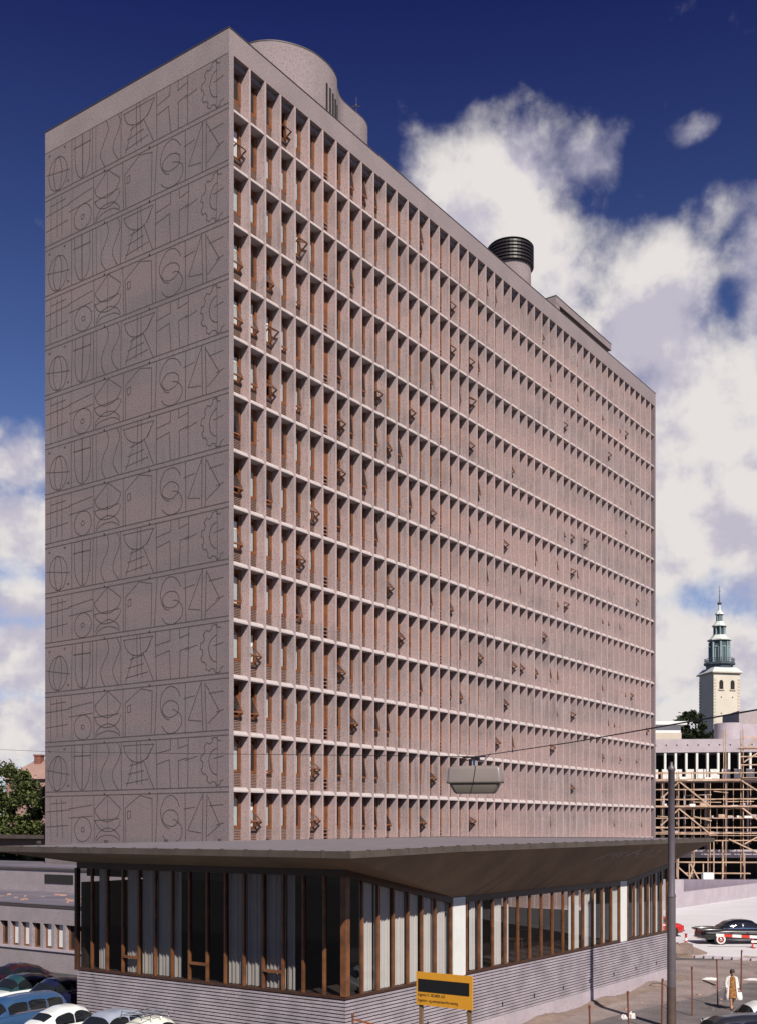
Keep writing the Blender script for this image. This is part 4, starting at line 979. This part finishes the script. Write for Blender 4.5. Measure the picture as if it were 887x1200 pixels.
MB().lathe([(.22,0),(.22,.05),(.10,.07),(.09,.34)],12).build('foot', M['red'], mk); MB().lathe([(.085,.341),(.08,.53)],12).build('white_band', M['whitep'], mk); MB().lathe([(.08,.531),(.07,.76),(.11,.765),(.11,.80)],12).build('top', M['red'], mk)

# ------------------------------------------------------------------ cars
def interp(tab, x):
    if x <= tab[0][0]: return tab[0][1:]
    for a, b in zip(tab[:-1], tab[1:]):
        if x <= b[0]:
            t = (x-a[0])/(b[0]-a[0]); t = t*t*(3-2*t)*.5+t*.5
            return tuple(p+(q-p)*t for p, q in zip(a[1:], b[1:]))
    return tab[-1][1:]
def car(name, label, pos, ang, spec, paint, roofpaint=None, scale=1.0, group='cars parked beside the pavilion', z0=LOT, extras=()):
    # +x is the front.  spec: body table (x, halfwidth, z_low, z_top), cabin table (x, halfwidth, z_top), belt z, windows
    root = empty(name, (pos[0],pos[1],z0), ang); root.scale = (scale,)*3; tag(root, label, 'car', group)
    B = spec['body']; Cb = spec['cabin']; xs0, xs1 = B[0][0], B[-1][0]
    mb = MB(); NS = 40; K = 9; vs = []
    for i in range(NS+1):
        x = xs0+(xs1-xs0)*i/NS; w, zl, zt = interp(B, x); zm = (zl+zt)/2; hh = (zt-zl)/2
        sec = []
        for k in range(2*K):
            a = 2*math.pi*(k+.5)/(2*K); ca, sa = math.cos(a), math.sin(a); e = .42
            sec.append((x, w*math.copysign(abs(ca)**e, ca), zm+hh*math.copysign(abs(sa)**e, sa)))
        vs += sec
    n = 2*K
    mb.add(vs, [(i*n+k,(i+1)*n+k,(i+1)*n+(k+1)%n,i*n+(k+1)%n) for i in range(NS) for k in range(n)], sm=True)
    mb.add(vs[:n],[tuple(range(n))]); mb.add(vs[-n:],[tuple(reversed(range(n)))])
    for f in spec.get('fenders', ()):   # (x0,x1,y,zc,r)
        for sd in (-1, 1):
            x0,x1,yy,zc2,rr = f; pts = [(x0+(x1-x0)*k/8, sd*yy, zc2) for k in range(9)]
            mb.tube(pts, [max(.03, rr*math.sin(math.pi*(k+.6)/9.2)**.6) for k in range(9)], 10)
    body = mb.build('body', paint, root)
    zbelt = spec['belt']; nE = 3.2
    def surf(x, f):       # f = height fraction 0..1 ; returns y
        w, zt = interp(Cb, x); w2 = w*(1-.16*f); return w2*max(0, 1-f**nE)**(1/nE)
    c0, c1 = Cb[0][0], Cb[-1][0]
    cb = MB(); vs = []; NS2 = 32; K2 = 10
    for i in range(NS2+1):
        x = c0+(c1-c0)*i/NS2; w, zt = interp(Cb, x); zt = max(zt, zbelt+.004)
        sec = []
        for k in range(2*K2+1):
            th = math.pi*k/(2*K2); f = math.sin(th)**.8 if 0<th<math.pi else 0
            y = math.copysign(abs(math.cos(th))**.55, math.cos(th))*w*(1-.13*f)
            sec.append((x, y, zbelt-.02+(zt-zbelt+.02)*f))
        vs += sec
    n = 2*K2+1
    cb.add(vs, [(i*n+k,(i+1)*n+k,(i+1)*n+k+1,i*n+k+1) for i in range(NS2) for k in range(n-1)], sm=True)
    cb.build('cabin', roofpaint or paint, root)
    def cpt(x, th, off):
        w, zt = interp(Cb, x); zt = max(zt, zbelt+.004); f = math.sin(th)**.8 if th > 0 else 0
        y = math.copysign(abs(math.cos(th))**.55, math.cos(th))*w*(1-.13*f); z = zbelt-.02+(zt-zbelt+.02)*f
        return Vector((x, y, z))
    def patch(nm, xa, xb, tha, thb, off, m=M['carglass'], nx=8, nth=8, corner=.0):
        for sd in ((1,-1) if nm == 'side_window' else (1,)):
            q = MB(); vs = []
            for i in range(nx+1):
                x = xa+(xb-xa)*i/nx
                for k in range(nth+1):
                    t = tha+(thb-tha)*k/nth
                    if corner and nm == 'side_window':
                        e = abs(2*i/nx-1); t = tha+(thb-tha)*(k/nth)*(1-corner*e**4)
                    p = cpt(x, t, 0); e_ = 1e-3
                    tx = cpt(x+.02, t, 0)-cpt(x-.02, t, 0); tt = cpt(x, min(t+.02, math.pi), 0)-cpt(x, max(t-.02, 0), 0)
                    nn = tx.cross(tt)
                    if nn.length < 1e-9: nn = Vector((0,1,0))
                    nn.normalize(); 
                    if nn.dot(p-Vector((x*.8,0,zbelt-.3))) < 0: nn = -nn
                    p = p+nn*off; vs.append((p.x, p.y*sd, p.z))
            q.add(vs, [(i*(nth+1)+k,(i+1)*(nth+1)+k,(i+1)*(nth+1)+k+1,i*(nth+1)+k+1) for i in range(nx) for k in range(nth)], sm=True)
            if off < .01: q.build('window_trim', M['chrome'], root)
            else: q.build(nm, m, root)
    for (xa, xb) in spec['side']:
        patch('side_window', xa-.025, xb+.025, R(3), R(spec.get('sth',38)+2), .005, M['chrome'], corner=spec.get('corner',.25))
        patch('side_window', xa, xb, R(6), R(spec.get('sth',38)), .012, corner=spec.get('corner',.25))
    ws_ = spec['wind']; rs_ = spec['rear']
    patch('windscreen', ws_[0], ws_[1], R(ws_[2]), R(180-ws_[2]), .012, nth=16)
    patch('rear_window', rs_[0], rs_[1], R(rs_[2]), R(180-rs_[2]), .012, nth=16)
    zw = spec.get('zc', .33); wr = spec.get('wr', .33); wy = B[len(B)//2][1]
    for xw in spec['wheels']:
        for sd in (-1, 1):
            yy = interp(B, xw)[0]*sd
            ar = MB(); ar.lathe([(wr*1.22,-.012),(wr*1.22,.012)],24); o = ar.build('wheel_arch', M['black'], root, (xw,yy*.985,zw+.03),(R(90),0,0))
            wl = MB(); wl.lathe([(wr*.65,-.02),(wr*.8,.0),(wr,.03),(wr,.15),(wr*.7,.17)],24)
            wo2 = empty('wheel',(0,0,0)); wo2.parent = root; wo2.location = (xw,yy-.13*sd,zw); wo2.rotation_euler = (R(-90) if sd > 0 else R(90),0,0)
            wl.build('tyre', M['rubber'], wo2)
            if spec.get('ww'): 
                q = MB(); q.lathe([(wr*.88,.165),(wr*.86,.178),(wr*.66,.178)],24); q.build('whitewall', M['whitewall'], wo2)
            q = MB(); q.lathe([(wr*.60,.15),(wr*.58,.185),(wr*.30,.19)],20); q.build('rim', M[spec.get('rim','chrome')], wo2)
            q = MB(); q.lathe([(wr*.30,.185),(wr*.24,.215),(.02,.225)],16); q.build('hub_cap', M['chrome'], wo2)
    w0, zl0, zt0 = interp(B, xs0+.08); w1, zl1, zt1 = interp(B, xs1-.08)
    for nm, xx, w_, z_ in (('rear_bumper',xs0-.05,w0,.42),('front_bumper',xs1+.05,w1,.42)):
        sg_ = -1 if xx < 0 else 1
        q = MB(); q.tube([(xx-.22*sg_,-w_*1.03,z_),(xx-.04*sg_,-w_*.92,z_),(xx,-w_*.5,z_),(xx,w_*.5,z_),(xx-.04*sg_,w_*.92,z_),(xx-.22*sg_,w_*1.03,z_)],.055,8); q.build('bumper', M['chrome'], root)
    for sd in (-1, 1):
        hx, hy, hz_ = spec['head']; q = MB(); q.lathe([(.105,-.03),(.105,.02),(.085,.03)],14); ho = q.build('headlight', M['chrome'], root,(hx,hy*sd,hz_),(0,R(90),0)); 
        q = MB(); q.lathe([(.085,.031),(.05,.055),(.01,.062)],14); q.build('lens', M['lens'], ho)
        tx_, ty_, tz_ = spec['tail']; q = MB(); q.lathe([(.06,-.02),(.06,.03),(.02,.05)],10); q.build('tail_light', M['tail'], root,(tx_,ty_*sd,tz_),(0,R(-90),0))
    for e in extras: e(root, cpt)
    return root
beetle = dict(body=[(-2.0,.35,.35,.55),(-1.85,.60,.28,.78),(-1.3,.74,.25,.95),(-.6,.77,.25,.98),(.3,.77,.25,.97),(1.0,.72,.25,.92),(1.6,.55,.27,.82),(1.95,.35,.35,.62)],
    cabin=[(-1.75,.34,.93),(-1.35,.54,1.13),(-.9,.62,1.36),(-.35,.66,1.50),(.1,.66,1.50),(.42,.64,1.40),(.72,.62,1.10),(.82,.60,.96)], belt=.93,
    side=[(-.95,-.28),(-.20,.50)], sth=40, corner=.35, wind=(.46,.70,28), rear=(-1.32,-1.0,52), wheels=(-1.22,1.2), head=(1.72,.56,.66), tail=(-1.72,.58,.72), fenders=[(-1.75,-.65,.64,.50,.24),(.7,1.8,.62,.50,.24)], wr=.32)
sedan = dict(body=[(-2.15,.58,.32,.70),(-2.0,.72,.26,.88),(-1.4,.80,.24,.98),(-.4,.83,.24,1.0),(.6,.83,.24,.98),(1.4,.80,.24,.95),(2.0,.72,.27,.86),(2.15,.60,.33,.72)],
    cabin=[(-1.45,.56,.99),(-1.15,.64,1.25),(-.75,.68,1.46),(-.2,.70,1.53),(.3,.70,1.50),(.65,.68,1.36),(.98,.66,1.06),(1.06,.64,.98)], belt=.97,
    side=[(-.85,-.22),(-.12,.62)], sth=38, corner=.3, wind=(.66,.98,22), rear=(-1.28,-.95,34), wheels=(-1.3,1.3), head=(2.08,.60,.72), tail=(-2.08,.64,.74), wr=.33)
wagon = dict(body=sedan['body'], cabin=[(-2.0,.60,.99),(-1.9,.66,1.42),(-1.6,.69,1.55),(-.5,.70,1.58),(.3,.70,1.53),(.65,.68,1.38),(.98,.66,1.06),(1.06,.64,.98)], belt=.97,
    side=[(-1.72,-1.08),(-.98,-.28),(-.18,.55)], sth=38, corner=.15, wind=(.66,.98,22), rear=(-1.98,-1.90,30), wheels=(-1.3,1.3), head=(2.08,.60,.72), tail=(-2.08,.64,.74), wr=.33)
pt = lambda n, c, r=.25: mat(n, c, r, coat=.6)
P_white = pt('white car paint',(.74,.76,.76)); P_blue = pt('mid blue car paint',(.035,.085,.19)); P_navy = pt('navy car paint',(.012,.014,.045)); P_maroon = pt('dark maroon paint',(.035,.012,.014))
P_silver = pt('grey blue car paint',(.33,.36,.46)); P_green = pt('dark green roof paint',(.02,.06,.07)); P_black = pt('black car paint',(.008,.008,.009)); P_grey = pt('dark grey car paint',(.022,.022,.03),.35); P_red = pt('red car paint',(.50,.02,.015)); P_cream = pt('cream car paint',(.78,.77,.70))
AF, AB = TH, TH+math.pi      # noses towards +u or -u
def rack(root, cpt):
    q = MB()
    for sd in (-.42,.42): q.tube([(-.95,sd,1.60),(.2,sd,1.66)],.014,6); 
    for x in (-.95,-.55,-.15,.2): q.tube([(x,-.5,1.50),(x,-.45,1.62),(x,.45,1.62),(x,.5,1.50)],.014,6)
    q.tube([(-.95,-.42,1.72),(-.95,.42,1.72)],.012,6); q.tube([(-.95,-.42,1.60),(-.95,-.42,1.72)],.012,6); q.tube([(-.95,.42,1.60),(-.95,.42,1.72)],.012,6)
    q.build('roof_rack', M['chrome'], root)
car('parked_car', 'white rounded two-window car between the blue estate car and the grey-blue car', uvw(L,-2.45,9.95), AF, beetle, P_white, scale=1.0)
car('parked_car', 'grey-blue car between the white rounded car and the car with a roof rack', uvw(L,-2.3,7.9), AB, dict(sedan), P_silver, scale=.98)
car('parked_car', 'cream white small car carrying an empty roof rack, beside the brick base', uvw(L,-2.4,5.85), AF, beetle, P_cream, scale=1.0, extras=(rack,))
car('parked_car', 'dark blue car whose roof just shows at the bottom, nearest the sign', uvw(L,-2.5,3.9), AF, sedan, P_navy, scale=.92)
car('parked_car', 'mid blue estate car with three side windows at the bottom left corner', uvw(L,-2.6,12.85), AB, wagon, P_blue)
car('parked_car', 'white car with a dark green roof in the row behind the blue estate car', uvw(L,1.5,17.75), AB, sedan, P_white, P_green)
car('parked_car', 'navy blue car in the shade beside the white car with green roof', uvw(L,1.6,15.6), AB, sedan, P_navy)
car('parked_car', 'very dark maroon car farthest back at the left edge', uvw(L,3.2,20.6), AB, beetle, P_maroon, scale=1.05)
amer = dict(body=[(-2.72,.70,.34,.80),(-2.6,.88,.30,.98),(-1.9,.95,.28,1.02),(-.6,.97,.28,1.03),(.8,.97,.28,1.02),(1.9,.95,.28,1.0),(2.5,.88,.30,.92),(2.68,.72,.36,.82)],
    cabin=[(-1.55,.70,1.02),(-1.25,.74,1.25),(-.85,.80,1.50),(-.3,.82,1.60),(.3,.82,1.60),(.75,.80,1.54),(1.05,.78,1.35),(1.32,.76,1.06),(1.38,.74,1.02)], belt=1.0,
    side=[(-1.15,-.72),(-.62,-.02),(.06,.92)], sth=36, corner=.2, wind=(1.06,1.34,22), rear=(-1.42,-1.02,30), wheels=(-1.52,1.50), head=(2.62,.72,.78), tail=(-2.66,.82,.86), wr=.35, zc=.35, ww=True, rim='tail',
    fenders=[(-2.85,-.9,.86,.95,.13),(1.2,2.75,.86,.88,.14)])
Xc, Yc = at(813,72.6)
def trim(root, cpt):
    for sd in (-1,1):
        q = MB(); q.bar((-2.4,sd*.985,.78),(2.5,sd*.975,.76),.02,.035); q.build('side_trim', M['chrome'], root)
car('parked_car', 'black finned saloon with white-wall tyres on the bright road', (Xc+2.95,Yc,), R(2), amer, P_black, group='cars on the right side', z0=.1, extras=(trim,))
Xc, Yc = at(798,77.5)
car('parked_car', 'red car half hidden behind the right end of the pavilion and the grey post', (Xc-2.1,Yc), R(178), sedan, P_red, group='cars on the right side', z0=.1)
Xc, Yc = at(896,39.4)
car('parked_car', 'white car cut off by the bottom right corner of the photo', (Xc,Yc), R(185), sedan, P_white, group='cars on the right side', z0=0.)
Xc, Yc = at(851,37.0)
car('parked_car', 'dark grey car roof at the bottom edge below the walking woman', (Xc,Yc-.1), R(195), wagon, P_grey, group='cars on the right side', z0=-.08, scale=.97)

# ------------------------------------------------------------------ woman
Xp, Yp = at(857.5,46.6)
wm = empty('person', (Xp,Yp,0), R(0)); tag(wm, 'woman walking with lowered head in a white coat over a brown patterned dress', 'person')
# faces -y (towards the camera), slightly to her right
sk = {'pel':(0,0,.93,.105,.095),'wst':(0,.0,1.08,.095,.085),'chs':(0,.01,1.27,.125,.095),'nk0':(0,-.01,1.42,.065,.06),'nk1':(0,-.035,1.47,.043,.043),'hd0':(0,-.06,1.52,.065,.075),'hd1':(0,-.075,1.59,.075,.085),'hd2':(0,-.06,1.655,.05,.06),
 'shR':(-.165,.01,1.37,.05,.05),'elR':(-.235,.03,1.12,.037,.037),'wrR':(-.25,-.05,.90,.024,.024),'hnR':(-.25,-.075,.84,.026,.03),
 'shL':(.165,.01,1.37,.05,.05),'elL':(.24,.05,1.12,.037,.037),'wrL':(.27,.0,.89,.024,.024),'hnL':(.275,-.01,.83,.026,.03),
 'hpR':(-.085,0,.86,.085,.085),'knR':(-.075,-.12,.48,.052,.055),'anR':(-.06,-.10,.10,.033,.036),'toR':(-.065,-.23,.04,.03,.025),
 'hpL':(.085,0,.86,.085,.085),'knL':(.08,.03,.49,.052,.055),'anL':(.07,.20,.14,.033,.036),'toL':(.07,.09,.04,.03,.025)}
ed = [('pel','wst'),('wst','chs'),('chs','nk0'),('nk0','nk1'),('nk1','hd0'),('hd0','hd1'),('hd1','hd2'),('chs','shR'),('shR','elR'),('elR','wrR'),('wrR','hnR'),('chs','shL'),('shL','elL'),('elL','wrL'),('wrL','hnL'),('pel','hpR'),('hpR','knR'),('knR','anR'),('anR','toR'),('pel','hpL'),('hpL','knL'),('knL','anL'),('anL','toL')]
keys = list(sk)
# five fingers on each hand
for s, hn in ((-1,'hnR'),(1,'hnL')):
    hx, hy, hz_ = sk[hn][:3]
    for k in range(4):
        a = f'f{hn}{k}'; b = a+'t'; yy = hy-.024+.016*k; l = (.052,.06,.056,.044)[k]
        sk[a] = (hx+.004*s, yy, hz_-.035, .0085,.0085); sk[b] = (hx-.012*s, yy-.004, hz_-.035-l, .007,.007); ed += [(hn,a),(a,b)]
    a = f't{hn}'; sk[a] = (hx-.012*s, hy-.042, hz_-.005, .0095,.0095); sk[a+'t'] = (hx-.02*s, hy-.06, hz_-.04, .008,.008); ed += [(hn,a),(a,a+'t')]
keys = list(sk); me = bpy.data.meshes.new('body'); me.from_pydata([sk[k][:3] for k in keys], [(keys.index(a),keys.index(b)) for a, b in ed], [])
bo = bpy.data.objects.new('body', me); C.objects.link(bo); bo.parent = wm
md = bo.modifiers.new('skin','SKIN')
for i, k in enumerate(keys): me.skin_vertices[0].data[i].radius = sk[k][3:5]; me.skin_vertices[0].data[i].use_root = (k == 'pel')
md.use_smooth_shade = True
s2 = bo.modifiers.new('sub','SUBSURF'); s2.levels = 2; s2.render_levels = 2
me.materials.append(M['skin'])
def rings(name, rs, m, par=wm, n=24, closed=True, gap=None, fold=0.):
    q = MB(); vs = []; fs = []
    for (cx_, cy_, z, rx, ry) in rs:
        for k in range(n):
            a = 2*math.pi*k/n
            if gap: a = math.radians(-90+gap/2)+(2*math.pi-math.radians(gap))*k/(n-1)
            w = 1+fold*math.sin(a*7)*(1.0 if z < 1.0 else .3)
            vs.append((cx_+rx*w*math.cos(a), cy_+ry*w*math.sin(a), z))
    kk = n-1 if gap else n
    for i in range(len(rs)-1):
        for k in range(kk): fs.append((i*n+k,i*n+(k+1)%n,(i+1)*n+(k+1)%n,(i+1)*n+k))
    q.add(vs, fs, sm=True); o = q.build(name, m, par)
    if gap: 
        so = o.modifiers.new('s','SOLIDIFY'); so.thickness = .012
    return o
rings('dress', [(0,-.02,.52,.205,.185),(0,-.02,.60,.20,.175),(0,0,.80,.175,.145),(0,0,.93,.165,.135),(0,0,1.08,.125,.11),(0,.005,1.25,.155,.125),(0,.005,1.36,.15,.105),(0,-.005,1.43,.085,.075)], M['dress'], fold=.04)
rings('coat', [(0,.05,.42,.33,.26),(0,.05,.60,.30,.24),(0,.04,.85,.26,.20),(0,.03,1.08,.22,.17),(0,.02,1.28,.215,.15),(0,.01,1.38,.19,.12),(0,.0,1.45,.10,.09)], M['coat'], gap=75, fold=.05)
for s in (-1, 1):
    q = MB(); e = sk['elR' if s < 0 else 'elL']; h = sk['shR' if s < 0 else 'shL']; w_ = sk['wrR' if s < 0 else 'wrL']
    q.tube([(h[0]*1.02,h[1],h[2]+.02),(h[0]*1.15,h[1],h[2]-.08),e[:3],(w_[0],w_[1],w_[2]+.03)],[.06,.078,.066,.058],12); q.build('sleeve', M['coat'], wm)
hr = MB(); hr.lathe([(.02,-.105),(.075,-.09),(.102,-.03),(.106,.03),(.085,.085),(.04,.112),(.005,.118)],16); ho = hr.build('hair', M['hair'], wm,(0,-.042,1.615),(R(12),0,0))
fc_ = MB()
for s in (-1,1): fc_.lathe([(.001,-.006),(.011,0),(.001,.006)],8,c=(.028*s,0))
eo = fc_.build('eyes', M['hair'], wm, (0,-.152,1.575),(R(70),0,0))
q = MB(); q.hexa([(-.012,0,0),(.012,0,0),(.008,.02,0),(-.008,.02,0)],[(-.004,.006,.04),(.004,.006,.04),(.004,.02,.04),(-.004,.02,.04)]); q.build('nose', M['skin'], wm,(0,-.168,1.535))
q = MB(); q.box(-.02,.02,0,.01,0,.008); q.build('mouth', M['tail'], wm,(0,-.148,1.508))
for s, t in ((-1,'toR'),(1,'toL')):
    a = sk[t]; q = MB(); q.tube([(a[0],a[1]+.13,.045),(a[0],a[1]+.04,.035),(a[0],a[1]-.05,.03)],[.035,.04,.025],10); q.build('shoe', M['shoe'], wm)
bgp = MB(); loft([rr_loop(.15,.05,.03,3),rr_loop(.16,.06,.03,3),rr_loop(.13,.03,.02,3)],[.42,.52,.74],mb=bgp); bgp.tube([(-.08,0,.73),(-.05,0,.82),(.05,0,.82),(.08,0,.73)],.008,5)
o = bgp.build('carrier_bag', M['coat'], None, (Xp+.29,Yp-.02,0), (0,0,R(15))); tag(o, 'white carrier bag in the hand of the walking woman', 'bag')

# ------------------------------------------------------------------ unseen blocks added behind the camera, mirrored in the glass, shading the low sky
random.seed(40)
for k, (xa, xb, h, lb) in enumerate(((-70,-38,19,'unseen block added to shade the low sky, first from the left'),(-36,-4,17,'unseen block added to shade the low sky, second from the left'),(-2,30,20,'unseen block added to shade the low sky, third from the left'),(32,66,18,'unseen block added to shade the low sky, fourth from the left'))):
    b = empty('added_sky_block', (xa,-26,0)); tag(b, lb, 'building', 'added blocks behind the camera')
    w_ = xb-xa
    MB().box(0,w_,-12,0,0,h).build('wall', M['brickred'] if k % 2 else M['annex'], b)
    MB().box(-.3,w_+.3,-12.3,.4,h,h+.5).build('cornice', M['conc'], b)
    for r in range(5):
        for c in range(int(w_//3.2)):
            f = MB().box(1+3.2*c,2.4+3.2*c,.001,.05,1.6+3.3*r,3.5+3.3*r).build('window', M['carglass'], b)
            MB().box(.9+3.2*c,2.5+3.2*c,.0,.14,1.45+3.3*r,1.6+3.3*r).build('sill', M['white'], f)
